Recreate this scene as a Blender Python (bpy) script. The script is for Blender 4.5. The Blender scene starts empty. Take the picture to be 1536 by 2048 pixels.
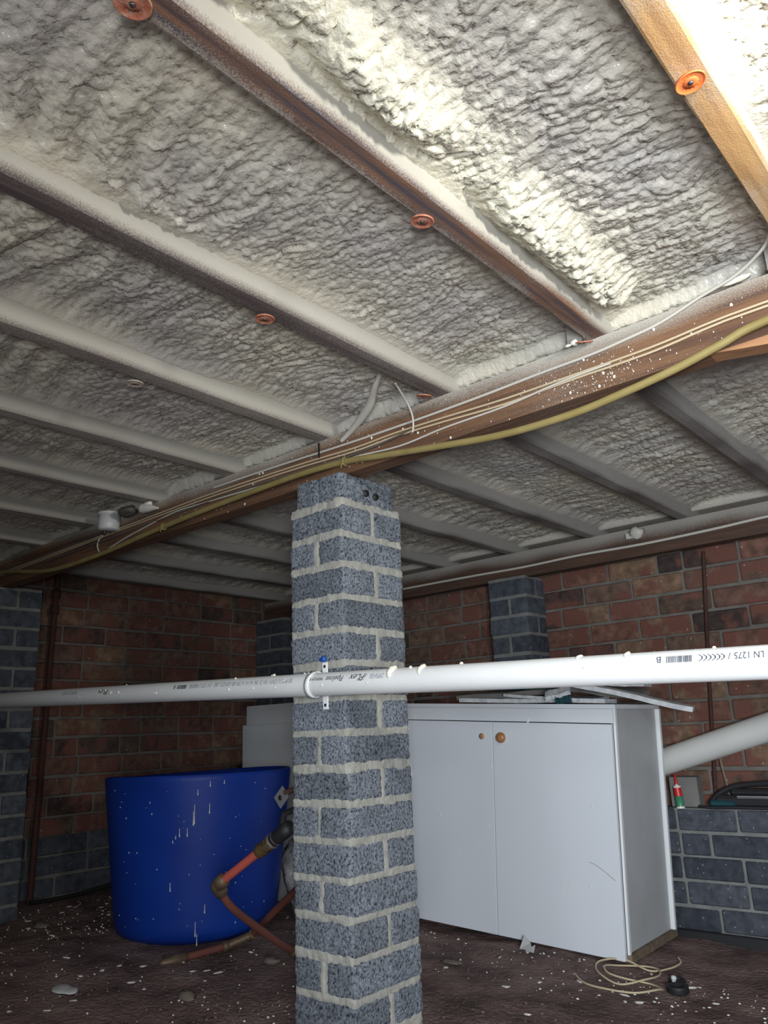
import bpy, math, random
import numpy as np
from mathutils import Vector, Matrix, noise
random.seed(7)
C = bpy.context.scene.collection
sc = bpy.context.scene
PI = math.pi

# ------------------------------------------------------------------ camera, world, lights, exposure
cam_d = bpy.data.cameras.new('camera'); cam = bpy.data.objects.new('camera', cam_d); C.objects.link(cam)
ROT = ((0.7551878670687481, 0.20774749325048503, 0.6217171901116251),
       (0.6542496215052331, -0.1801286404429529, -0.7345141970393986),
       (-0.040604410997007984, 0.9614544461077253, -0.27194968260189784))
cam.matrix_world = Matrix(ROT).to_4x4()
cam_d.sensor_fit = 'VERTICAL'; cam_d.sensor_height = 24.0; cam_d.lens = 24.0*1574/2048
cam_d.clip_start = 0.02; cam_d.clip_end = 50
sc.camera = cam
w = bpy.data.worlds.new('world'); sc.world = w; w.use_nodes = True
w.node_tree.nodes['Background'].inputs[0].default_value = (0.62, 0.78, 1.0, 1)
w.node_tree.nodes['Background'].inputs[1].default_value = 0.06
sc.view_settings.view_transform = 'Standard'; sc.view_settings.look = 'None'
sc.view_settings.gamma = 1.0; sc.view_settings.use_curve_mapping = False
sc.view_settings.exposure = 0.0

def area(name, loc, target, sx, sy, power, col, spread=180):
    l = bpy.data.lights.new(name, 'AREA'); l.shape = 'RECTANGLE'; l.size = sx; l.size_y = sy
    l.energy = power; l.color = col; l.spread = math.radians(spread)
    o = bpy.data.objects.new(name, l); C.objects.link(o); o.location = loc
    d = Vector(target) - Vector(loc); o.rotation_euler = d.to_track_quat('-Z', 'Y').to_euler()
    return o
# daylight coming through the access opening behind the photographer
area('daylight_opening', (0.75, -0.60, -0.05), (-0.05, 2.8, -0.42), 0.6, 0.5, 44, (0.86, 0.93, 1.0), 104)
area('camera_side_fill', (0.16, -0.16, 0.02), (-0.95, 1.5, 0.42), 0.14, 0.14, 9.5, (0.97, 0.98, 1.0), 170)  # fill lamp added beside the camera for even frontal light
# smaller gap further left, gives the soft pier shadow on the cabinet
area('side_gap', (-1.02, -0.60, 0.45), (-1.5, 2.6, -0.3), 0.22, 0.22, 2.2, (0.95, 0.98, 1.0), 120)
# work light hung low in the next bay
wl = bpy.data.lights.new('work_light', 'AREA'); wl.shape = 'DISK'; wl.size = 0.16; wl.spread = math.radians(125); wl.energy = 7.5; wl.color = (1.0, 0.98, 0.92)
wo = bpy.data.objects.new('work_light', wl); C.objects.link(wo); wo.location = (0.40, 0.78, 0.67)
wo.rotation_euler = (Vector((-0.45, 0.95, 0.85)) - wo.location).to_track_quat('-Z', 'Y').to_euler()

# ------------------------------------------------------------------ materials
def mat(name, col, rough=0.6, spec=0.5, metal=0.0, noise_amt=0.0, nscale=20.0, col2=None, bump=0.0, bscale=80.0, detail=4.0, coat=0.0, bdist=0.01):
    m = bpy.data.materials.new(name); m.use_nodes = True
    nt = m.node_tree; b = nt.nodes['Principled BSDF']
    b.inputs['Base Color'].default_value = (*col, 1); b.inputs['Roughness'].default_value = rough
    b.inputs['Specular IOR Level'].default_value = spec; b.inputs['Metallic'].default_value = metal
    b.inputs['Coat Weight'].default_value = coat
    tc = nt.nodes.new('ShaderNodeTexCoord')
    if col2 is not None:
        n = nt.nodes.new('ShaderNodeTexNoise'); n.inputs['Scale'].default_value = nscale; n.inputs['Detail'].default_value = detail
        nt.links.new(tc.outputs['Object'], n.inputs['Vector'])
        r = nt.nodes.new('ShaderNodeValToRGB'); r.color_ramp.elements[0].position = 0.5-noise_amt; r.color_ramp.elements[1].position = 0.5+noise_amt
        r.color_ramp.elements[0].color = (*col, 1); r.color_ramp.elements[1].color = (*col2, 1)
        nt.links.new(n.outputs['Fac'], r.inputs['Fac']); nt.links.new(r.outputs['Color'], b.inputs['Base Color'])
    if bump > 0:
        n = nt.nodes.new('ShaderNodeTexNoise'); n.inputs['Scale'].default_value = bscale; n.inputs['Detail'].default_value = 3
        nt.links.new(tc.outputs['Object'], n.inputs['Vector'])
        bp = nt.nodes.new('ShaderNodeBump'); bp.inputs['Strength'].default_value = bump; bp.inputs['Distance'].default_value = bdist
        nt.links.new(n.outputs['Fac'], bp.inputs['Height']); nt.links.new(bp.outputs['Normal'], b.inputs['Normal'])
    return m

def N(nt, t, **kw):
    n = nt.nodes.new(t)
    for k, v in kw.items(): setattr(n, k, v)
    return n

def brick_mat(name, stops, speck=None, rough=0.9, bump=0.6, bscale=120.0, centre=None):
    """colour per brick (random per island) broken by noise"""
    m = bpy.data.materials.new(name); m.use_nodes = True; nt = m.node_tree; b = nt.nodes['Principled BSDF']
    b.inputs['Roughness'].default_value = rough; b.inputs['Specular IOR Level'].default_value = 0.25
    g = N(nt, 'ShaderNodeNewGeometry'); tc = N(nt, 'ShaderNodeTexCoord')
    r = N(nt, 'ShaderNodeValToRGB'); e = r.color_ramp.elements
    while len(e) < len(stops): e.new(0.5)
    for i, (p, c) in enumerate(stops): e[i].position = p; e[i].color = (*c, 1)
    nt.links.new(g.outputs['Random Per Island'], r.inputs['Fac'])
    n = N(nt, 'ShaderNodeTexNoise'); n.inputs['Scale'].default_value = 28; n.inputs['Detail'].default_value = 5
    nt.links.new(tc.outputs['Object'], n.inputs['Vector'])
    hr = N(nt, 'ShaderNodeMapRange'); hr.inputs['From Min'].default_value = 0.3; hr.inputs['From Max'].default_value = 0.7
    hr.inputs['To Min'].default_value = 0.62; hr.inputs['To Max'].default_value = 1.35
    nt.links.new(n.outputs['Fac'], hr.inputs['Value'])
    mx = N(nt, 'ShaderNodeVectorMath', operation='SCALE')
    nt.links.new(r.outputs['Color'], mx.inputs[0]); nt.links.new(hr.outputs['Result'], mx.inputs['Scale'])
    last = mx.outputs['Vector']
    if centre:      # redder heart of the brick with browner edges, from blotchy noise
        n2 = N(nt, 'ShaderNodeTexNoise'); n2.inputs['Scale'].default_value = 9; n2.inputs['Detail'].default_value = 3
        nt.links.new(tc.outputs['Object'], n2.inputs['Vector'])
        r2 = N(nt, 'ShaderNodeValToRGB'); r2.color_ramp.elements[0].position = 0.48; r2.color_ramp.elements[1].position = 0.58
        nt.links.new(n2.outputs['Fac'], r2.inputs['Fac'])
        mm = N(nt, 'ShaderNodeMix', data_type='RGBA'); mm.inputs[7].default_value = (*centre, 1)
        nt.links.new(r2.outputs['Color'], mm.inputs[0]); nt.links.new(last, mm.inputs[6]); last = mm.outputs[2]
    if speck:
        v = N(nt, 'ShaderNodeTexVoronoi'); v.inputs['Scale'].default_value = speck[1]
        nt.links.new(tc.outputs['Object'], v.inputs['Vector'])
        r3 = N(nt, 'ShaderNodeValToRGB'); r3.color_ramp.elements[0].position = speck[2]; r3.color_ramp.elements[1].position = speck[2]+0.04
        r3.color_ramp.elements[0].color = (1, 1, 1, 1); r3.color_ramp.elements[1].color = (0, 0, 0, 1)
        nt.links.new(v.outputs['Distance'], r3.inputs['Fac'])
        mm = N(nt, 'ShaderNodeMix', data_type='RGBA'); mm.inputs[7].default_value = (*speck[0], 1)
        nt.links.new(r3.outputs['Color'], mm.inputs[0]); nt.links.new(last, mm.inputs[6]); last = mm.outputs[2]
    nt.links.new(last, b.inputs['Base Color'])
    nb = N(nt, 'ShaderNodeTexNoise'); nb.inputs['Scale'].default_value = bscale; nb.inputs['Detail'].default_value = 4
    nt.links.new(tc.outputs['Object'], nb.inputs['Vector'])
    bp = N(nt, 'ShaderNodeBump'); bp.inputs['Strength'].default_value = bump; bp.inputs['Distance'].default_value = 0.006
    nt.links.new(nb.outputs['Fac'], bp.inputs['Height']); nt.links.new(bp.outputs['Normal'], b.inputs['Normal'])
    return m

def pier_block_mat():
    """open-textured grey concrete block: pale and dark grit, small dark pits"""
    m = bpy.data.materials.new('grey_concrete_block'); m.use_nodes = True; nt = m.node_tree; b = nt.nodes['Principled BSDF']
    b.inputs['Roughness'].default_value = 0.95; b.inputs['Specular IOR Level'].default_value = 0.2
    tc = N(nt, 'ShaderNodeTexCoord'); g = N(nt, 'ShaderNodeNewGeometry')
    n1 = N(nt, 'ShaderNodeTexNoise'); n1.inputs['Scale'].default_value = 150; n1.inputs['Detail'].default_value = 3; n1.inputs['Roughness'].default_value = 0.6
    n2 = N(nt, 'ShaderNodeTexNoise'); n2.inputs['Scale'].default_value = 14; n2.inputs['Detail'].default_value = 3
    for n in (n1, n2): nt.links.new(tc.outputs['Object'], n.inputs['Vector'])
    r1 = N(nt, 'ShaderNodeValToRGB'); e = r1.color_ramp.elements; e.new(0.5)
    for i, (p, c) in enumerate(((0.34, (.028, .034, .044)), (0.46, (.135, .152, .178)), (0.68, (.25, .275, .31)))): e[i].position = p; e[i].color = (*c, 1)
    nt.links.new(n1.outputs['Fac'], r1.inputs['Fac'])
    mr = N(nt, 'ShaderNodeMapRange'); mr.inputs['To Min'].default_value = 0.78; mr.inputs['To Max'].default_value = 1.15
    nt.links.new(g.outputs['Random Per Island'], mr.inputs['Value'])
    mr2 = N(nt, 'ShaderNodeMapRange'); mr2.inputs['From Min'].default_value = .3; mr2.inputs['From Max'].default_value = .7; mr2.inputs['To Min'].default_value = 0.82; mr2.inputs['To Max'].default_value = 1.15
    nt.links.new(n2.outputs['Fac'], mr2.inputs['Value'])
    ml = N(nt, 'ShaderNodeMath', operation='MULTIPLY'); nt.links.new(mr.outputs[0], ml.inputs[0]); nt.links.new(mr2.outputs[0], ml.inputs[1])
    s = N(nt, 'ShaderNodeVectorMath', operation='SCALE'); nt.links.new(r1.outputs['Color'], s.inputs[0]); nt.links.new(ml.outputs[0], s.inputs['Scale'])
    nt.links.new(s.outputs['Vector'], b.inputs['Base Color'])
    bp = N(nt, 'ShaderNodeBump'); bp.inputs['Strength'].default_value = 0.9; bp.inputs['Distance'].default_value = 0.004
    nt.links.new(n1.outputs['Fac'], bp.inputs['Height']); nt.links.new(bp.outputs['Normal'], b.inputs['Normal'])
    return m

FOAM = (0.56, 0.525, 0.45)
def foam_mat():
    m = bpy.data.materials.new('spray_foam'); m.use_nodes = True; nt = m.node_tree; b = nt.nodes['Principled BSDF']
    b.inputs['Roughness'].default_value = 0.20; b.inputs['Specular IOR Level'].default_value = 0.5
    b.inputs['Subsurface Weight'].default_value = 0.0
    tc = N(nt, 'ShaderNodeTexCoord')
    n = N(nt, 'ShaderNodeTexNoise'); n.inputs['Scale'].default_value = 3.2; n.inputs['Detail'].default_value = 4
    nt.links.new(tc.outputs['Object'], n.inputs['Vector'])
    r = N(nt, 'ShaderNodeValToRGB'); e = r.color_ramp.elements; e.new(0.5)
    for i, (p, c) in enumerate(((0.36, (.50, .47, .43)), (0.52, (.58, .55, .47)), (0.72, (.64, .59, .47)))): e[i].position = p; e[i].color = (*c, 1)
    nt.links.new(n.outputs['Fac'], r.inputs['Fac'])
    # fresher cream foam heaped against the second joist
    sp = N(nt, 'ShaderNodeSeparateXYZ'); nt.links.new(tc.outputs['Object'], sp.inputs[0])
    sb = N(nt, 'ShaderNodeMath', operation='ADD'); sb.inputs[1].default_value = .575; nt.links.new(sp.outputs['X'], sb.inputs[0])
    ab = N(nt, 'ShaderNodeMath', operation='ABSOLUTE'); nt.links.new(sb.outputs[0], ab.inputs[0])
    mr = N(nt, 'ShaderNodeMapRange'); mr.inputs['From Min'].default_value = .13; mr.inputs['From Max'].default_value = .02; nt.links.new(ab.outputs[0], mr.inputs['Value'])
    my = N(nt, 'ShaderNodeMapRange'); my.inputs['From Min'].default_value = 1.55; my.inputs['From Max'].default_value = 1.45; nt.links.new(sp.outputs['Y'], my.inputs['Value'])
    mm = N(nt, 'ShaderNodeMath', operation='MULTIPLY'); nt.links.new(mr.outputs[0], mm.inputs[0]); nt.links.new(my.outputs[0], mm.inputs[1])
    mx = N(nt, 'ShaderNodeMix', data_type='RGBA'); mx.inputs[7].default_value = (.66, .635, .51, 1)
    nt.links.new(mm.outputs[0], mx.inputs[0]); nt.links.new(r.outputs['Color'], mx.inputs[6]); nt.links.new(mx.outputs[2], b.inputs['Base Color'])
    nb = N(nt, 'ShaderNodeTexNoise'); nb.inputs['Scale'].default_value = 150; nb.inputs['Detail'].default_value = 2
    nt.links.new(tc.outputs['Object'], nb.inputs['Vector'])
    bp = N(nt, 'ShaderNodeBump'); bp.inputs['Strength'].default_value = 0.45; bp.inputs['Distance'].default_value = 0.006
    nt.links.new(nb.outputs['Fac'], bp.inputs['Height']); nt.links.new(bp.outputs['Normal'], b.inputs['Normal'])
    return m

def timber_mat(name, wood, wood2, cover, side_cover, edge=0.02, xc=None, xk=0.0, dust=(0.43, 0.41, 0.36), axis='Y', blotch=2.5, zoff=0.0):
    """timber with sprayed-on foam dust: speckled overspray, denser higher up the sides"""
    m = bpy.data.materials.new(name); m.use_nodes = True; nt = m.node_tree; b = nt.nodes['Principled BSDF']
    b.inputs['Roughness'].default_value = 0.7; b.inputs['Specular IOR Level'].default_value = 0.3
    tc = N(nt, 'ShaderNodeTexCoord')
    mp = N(nt, 'ShaderNodeMapping'); mp.inputs['Scale'].default_value = (60, 2.5, 60) if axis == 'Y' else (2.5, 60, 60)
    nt.links.new(tc.outputs['Object'], mp.inputs['Vector'])
    g = N(nt, 'ShaderNodeTexNoise'); g.inputs['Scale'].default_value = 1.6; g.inputs['Detail'].default_value = 5
    nt.links.new(mp.outputs['Vector'], g.inputs['Vector'])
    wr = N(nt, 'ShaderNodeValToRGB'); wr.color_ramp.elements[0].position = 0.35; wr.color_ramp.elements[1].position = 0.68
    wr.color_ramp.elements[0].color = (*wood2, 1); wr.color_ramp.elements[1].color = (*wood, 1)
    nt.links.new(g.outputs['Fac'], wr.inputs['Fac'])
    sp = N(nt, 'ShaderNodeSeparateXYZ'); nt.links.new(tc.outputs['Object'], sp.inputs[0])
    zr = N(nt, 'ShaderNodeMapRange'); zr.inputs['From Min'].default_value = zoff; zr.inputs['From Max'].default_value = zoff+edge
    zr.inputs['To Min'].default_value = cover; zr.inputs['To Max'].default_value = side_cover
    nt.links.new(sp.outputs['Z'], zr.inputs['Value'])
    cov = zr.outputs[0]
    if xc is not None:      # dust drifted on from both sides, thinnest along the middle of the underside
        sb = N(nt, 'ShaderNodeMath', operation='SUBTRACT'); sb.inputs[1].default_value = xc; nt.links.new(sp.outputs['X'], sb.inputs[0])
        ab = N(nt, 'ShaderNodeMath', operation='ABSOLUTE'); nt.links.new(sb.outputs[0], ab.inputs[0])
        ma = N(nt, 'ShaderNodeMath', operation='MULTIPLY_ADD'); ma.inputs[1].default_value = xk; nt.links.new(ab.outputs[0], ma.inputs[0]); nt.links.new(cov, ma.inputs[2]); cov = ma.outputs[0]
    bl = N(nt, 'ShaderNodeTexNoise'); bl.inputs['Scale'].default_value = blotch; bl.inputs['Detail'].default_value = 2
    fn = N(nt, 'ShaderNodeTexNoise'); fn.inputs['Scale'].default_value = 420; fn.inputs['Detail'].default_value = 2
    for q in (bl, fn): nt.links.new(tc.outputs['Object'], q.inputs['Vector'])
    a = N(nt, 'ShaderNodeMath', operation='MULTIPLY_ADD'); a.inputs[1].default_value = 1.9; nt.links.new(bl.outputs['Fac'], a.inputs[0]); nt.links.new(cov, a.inputs[2])
    a2 = N(nt, 'ShaderNodeMath', operation='MULTIPLY_ADD'); a2.inputs[1].default_value = 1.3; nt.links.new(fn.outputs['Fac'], a2.inputs[0]); nt.links.new(a.outputs[0], a2.inputs[2])
    rr = N(nt, 'ShaderNodeMapRange'); rr.inputs['From Min'].default_value = 1.62; rr.inputs['From Max'].default_value = 2.45
    nt.links.new(a2.outputs[0], rr.inputs['Value'])
    mx = N(nt, 'ShaderNodeMix', data_type='RGBA'); mx.inputs[7].default_value = (*dust, 1)
    nt.links.new(rr.outputs[0], mx.inputs[0]); nt.links.new(wr.outputs['Color'], mx.inputs[6])
    nt.links.new(mx.outputs[2], b.inputs['Base Color'])
    bp = N(nt, 'ShaderNodeBump'); bp.inputs['Strength'].default_value = 0.35; bp.inputs['Distance'].default_value = 0.002
    nt.links.new(fn.outputs['Fac'], bp.inputs['Height']); nt.links.new(bp.outputs['Normal'], b.inputs['Normal'])
    return m

def floor_mat():
    m = bpy.data.materials.new('bare_earth'); m.use_nodes = True; nt = m.node_tree; b = nt.nodes['Principled BSDF']
    b.inputs['Roughness'].default_value = 0.95; b.inputs['Specular IOR Level'].default_value = 0.15
    tc = N(nt, 'ShaderNodeTexCoord')
    n = N(nt, 'ShaderNodeTexNoise'); n.inputs['Scale'].default_value = 5; n.inputs['Detail'].default_value = 8; n.inputs['Roughness'].default_value = 0.7
    nt.links.new(tc.outputs['Object'], n.inputs['Vector'])
    r = N(nt, 'ShaderNodeValToRGB'); e = r.color_ramp.elements; e.new(0.5)
    for i, (p, c) in enumerate(((0.33, (.085, .058, .054)), (0.5, (.185, .125, .115)), (0.68, (.27, .20, .175)))): e[i].position = p; e[i].color = (*c, 1)
    nt.links.new(n.outputs['Fac'], r.inputs['Fac'])
    v = N(nt, 'ShaderNodeTexVoronoi'); v.inputs['Scale'].default_value = 75
    n3 = N(nt, 'ShaderNodeTexNoise'); n3.inputs['Scale'].default_value = 2.0
    for q in (v, n3): nt.links.new(tc.outputs['Object'], q.inputs['Vector'])
    th = N(nt, 'ShaderNodeMapRange'); th.inputs['From Min'].default_value = .35; th.inputs['From Max'].default_value = .7; th.inputs['To Min'].default_value = 0.03; th.inputs['To Max'].default_value = 0.2
    nt.links.new(n3.outputs['Fac'], th.inputs['Value'])
    lt = N(nt, 'ShaderNodeMath', operation='LESS_THAN'); nt.links.new(v.outputs['Distance'], lt.inputs[0]); nt.links.new(th.outputs[0], lt.inputs[1])
    ml = N(nt, 'ShaderNodeMath', operation='MULTIPLY'); ml.inputs[1].default_value = 0.7; nt.links.new(lt.outputs[0], ml.inputs[0])
    mx = N(nt, 'ShaderNodeMix', data_type='RGBA'); mx.inputs[7].default_value = (.34, .32, .28, 1)
    nt.links.new(ml.outputs[0], mx.inputs[0]); nt.links.new(r.outputs['Color'], mx.inputs[6]); nt.links.new(mx.outputs[2], b.inputs['Base Color'])
    nb = N(nt, 'ShaderNodeTexNoise'); nb.inputs['Scale'].default_value = 60; nb.inputs['Detail'].default_value = 5
    nt.links.new(tc.outputs['Object'], nb.inputs['Vector'])
    bp = N(nt, 'ShaderNodeBump'); bp.inputs['Strength'].default_value = 0.9; bp.inputs['Distance'].default_value = 0.012
    nt.links.new(nb.outputs['Fac'], bp.inputs['Height']); nt.links.new(bp.outputs['Normal'], b.inputs['Normal'])
    return m

M = dict(
    foam=foam_mat(), block=pier_block_mat(), earth=floor_mat(),
    mortar=mat('pale_mortar', (.30, .295, .265), .95, .2, noise_amt=.25, nscale=30, col2=(.40, .395, .355), bump=.6, bscale=150, bdist=.004),
    dmortar=mat('dull_mortar', (.10, .095, .085), .95, .2, noise_amt=.3, nscale=12, col2=(.19, .175, .155), bump=.6, bscale=120, bdist=.004),
    gmortar=mat('grey_mortar', (.13, .135, .13), .95, .2, noise_amt=.3, nscale=12, col2=(.25, .25, .235), bump=.6, bscale=120, bdist=.004),
    red=brick_mat('red_clay_brick', ((0, (.130, .072, .055)), (.3, (.175, .088, .064)), (.55, (.125, .082, .062)), (.75, (.20, .125, .08)), (.9, (.050, .036, .033)), (1, (.11, .060, .050))), speck=((.40, .36, .32), 22, .045), centre=(.155, .066, .050)),
    dark=brick_mat('dark_blue_brick', ((0, (.050, .056, .070)), (.5, (.075, .082, .10)), (1, (.035, .040, .052))), speck=((.22, .23, .24), 42, .10), bscale=160),
    blue=brick_mat('blue_grey_block', ((0, (.055, .064, .080)), (1, (.085, .096, .115))), speck=((.30, .32, .35), 40, .06), bscale=160),
    pvc=mat('white_pvc', (.74, .75, .75), .32, .5, noise_amt=.3, nscale=7, col2=(.68, .69, .68), bump=.04, bscale=60),
    pvc_old=mat('dusty_pvc', (.52, .52, .49), .5, .4, noise_amt=.3, nscale=9, col2=(.60, .60, .57)),
    ink=mat('print_ink', (.045, .05, .07), .6), ink2=mat('faint_ink', (.25, .28, .32), .6),
    lam=mat('white_laminate', (.68, .71, .75), .38, .45, noise_amt=.35, nscale=2.2, col2=(.64, .67, .71)),
    lam_side=mat('greyed_laminate', (.50, .515, .53), .45, .4, noise_amt=.28, nscale=5, col2=(.40, .41, .41)),  # greyer than the fronts, with the cabinet side's shade in its colour
    lam_edge=mat('white_edge_band', (.74, .76, .77), .4), raw=mat('raw_board_edge', (.22, .17, .12), .9, .2, noise_amt=.2, nscale=30, col2=(.14, .10, .07)),
    knob=mat('varnished_pine', (.42, .20, .075), .35, .5, noise_amt=.2, nscale=40, col2=(.30, .13, .045)),
    dot=mat('bare_pine', (.36, .20, .09), .7),
    drum=mat('blue_plastic', (.003, .028, .24), .5, .35, noise_amt=.3, nscale=4, col2=(.005, .042, .31), bump=.1, bscale=9, bdist=.02),
    white=mat('foam_crumb', (.72, .70, .63), .5), cream=mat('fresh_foam', (.78, .76, .62), .4),
    orange=mat('orange_plastic', (.78, .17, .035), .45, .4, noise_amt=.15, nscale=120, col2=(.62, .16, .06)),
    orange_d=mat('dusty_orange_plastic', (.40, .115, .06), .55, .4, noise_amt=.12, nscale=110, col2=(.46, .24, .17)),
    orange_f=mat('foam_dusted_plastic', (.40, .33, .27), .6, .4, noise_amt=.2, nscale=110, col2=(.52, .46, .38)),
    steel=mat('zinc_steel', (.62, .63, .64), .35, .5, metal=.8), darksteel=mat('screw_steel', (.12, .12, .13), .4, metal=.8),
    cable=mat('tan_cable', (.50, .41, .27), .5), cable_g=mat('grey_cable', (.50, .48, .43), .55), cable_d=mat('dusty_dark_cable', (.10, .09, .08), .6),
    conduit=mat('olive_conduit', (.22, .17, .055), .5, noise_amt=.2, nscale=15, col2=(.28, .225, .09)),
    box=mat('white_box_plastic', (.55, .56, .55), .4), rust=mat('rusty_iron', (.075, .035, .030), .85, .3, noise_amt=.2, nscale=25, col2=(.055, .025, .02), bump=.4, bscale=90),
    brass=mat('dull_brass', (.36, .25, .10), .38, .5, metal=.75, noise_amt=.25, nscale=30, col2=(.20, .13, .055)),
    oldbrass=mat('weathered_brass', (.20, .145, .085), .6, .5, metal=.5, noise_amt=.25, nscale=40, col2=(.11, .075, .05)),
    redpipe=mat('red_plastic_pipe', (.50, .095, .065), .45, .4, noise_amt=.25, nscale=20, col2=(.42, .10, .08)),
    oldred=mat('dusty_red_pipe', (.20, .065, .045), .7, .3, noise_amt=.25, nscale=14, col2=(.13, .055, .045)),
    black=mat('black_rubber', (.014, .014, .016), .6), blackp=mat('black_plastic', (.02, .02, .022), .35),
    teal=mat('teal_plastic', (.003, .045, .055), .4), grey=mat('grey_board', (.13, .125, .12), .9, noise_amt=.2, nscale=10, col2=(.19, .18, .17)),
    paint=mat('white_paint_board', (.70, .72, .74), .6, noise_amt=.15, nscale=30, col2=(.50, .52, .54)),
    tube_w=mat('tube_label', (.70, .68, .62), .4), tube_r=mat('tube_red', (.50, .02, .02), .4), tube_g=mat('tube_green', (.05, .22, .12), .4),
    bag=mat('cloudy_plastic', (.34, .34, .34), .35, .5, noise_amt=.2, nscale=18, col2=(.20, .20, .20), bump=.5, bscale=25, bdist=.02),
    polypipe=mat('black_poly_pipe', (.02, .018, .018), .45), palefit=mat('cream_fitting', (.50, .46, .33), .5),
    tin=mat('silver_bar', (.75, .76, .78), .2, metal=.9), gravel=mat('gravel_grit', (.16, .125, .11), .9, .2, noise_amt=.25, nscale=9, col2=(.09, .07, .065)),
    slate=mat('slate_chip', (.15, .12, .10), .8), bluep=mat('blue_plug', (.01, .08, .35), .4),
    strap=mat('white_strap', (.80, .82, .82), .4),
)
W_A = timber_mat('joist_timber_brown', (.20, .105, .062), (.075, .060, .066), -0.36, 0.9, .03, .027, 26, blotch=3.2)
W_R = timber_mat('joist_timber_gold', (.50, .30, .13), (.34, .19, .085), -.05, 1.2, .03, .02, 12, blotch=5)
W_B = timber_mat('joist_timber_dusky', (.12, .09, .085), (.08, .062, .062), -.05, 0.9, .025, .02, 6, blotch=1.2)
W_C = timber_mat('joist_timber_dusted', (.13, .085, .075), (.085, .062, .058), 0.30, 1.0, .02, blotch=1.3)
W_D = timber_mat('joist_timber_white', (.20, .17, .15), (.15, .13, .12), 0.55, 1.1, .02, blotch=2, dust=(.34, .325, .29))  # dust colour darkened to stand in for weaker light at left
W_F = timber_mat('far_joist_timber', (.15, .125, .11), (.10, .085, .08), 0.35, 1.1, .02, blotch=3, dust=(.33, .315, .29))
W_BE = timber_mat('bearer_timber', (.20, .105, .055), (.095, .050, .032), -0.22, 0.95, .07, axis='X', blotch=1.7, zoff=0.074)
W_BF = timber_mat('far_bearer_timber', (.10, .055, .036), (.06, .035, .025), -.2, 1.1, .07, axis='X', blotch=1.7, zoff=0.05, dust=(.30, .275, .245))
W_P = timber_mat('batten_timber', (.42, .22, .11), (.28, .14, .07), -.6, -.6, .03, axis='X')

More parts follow.
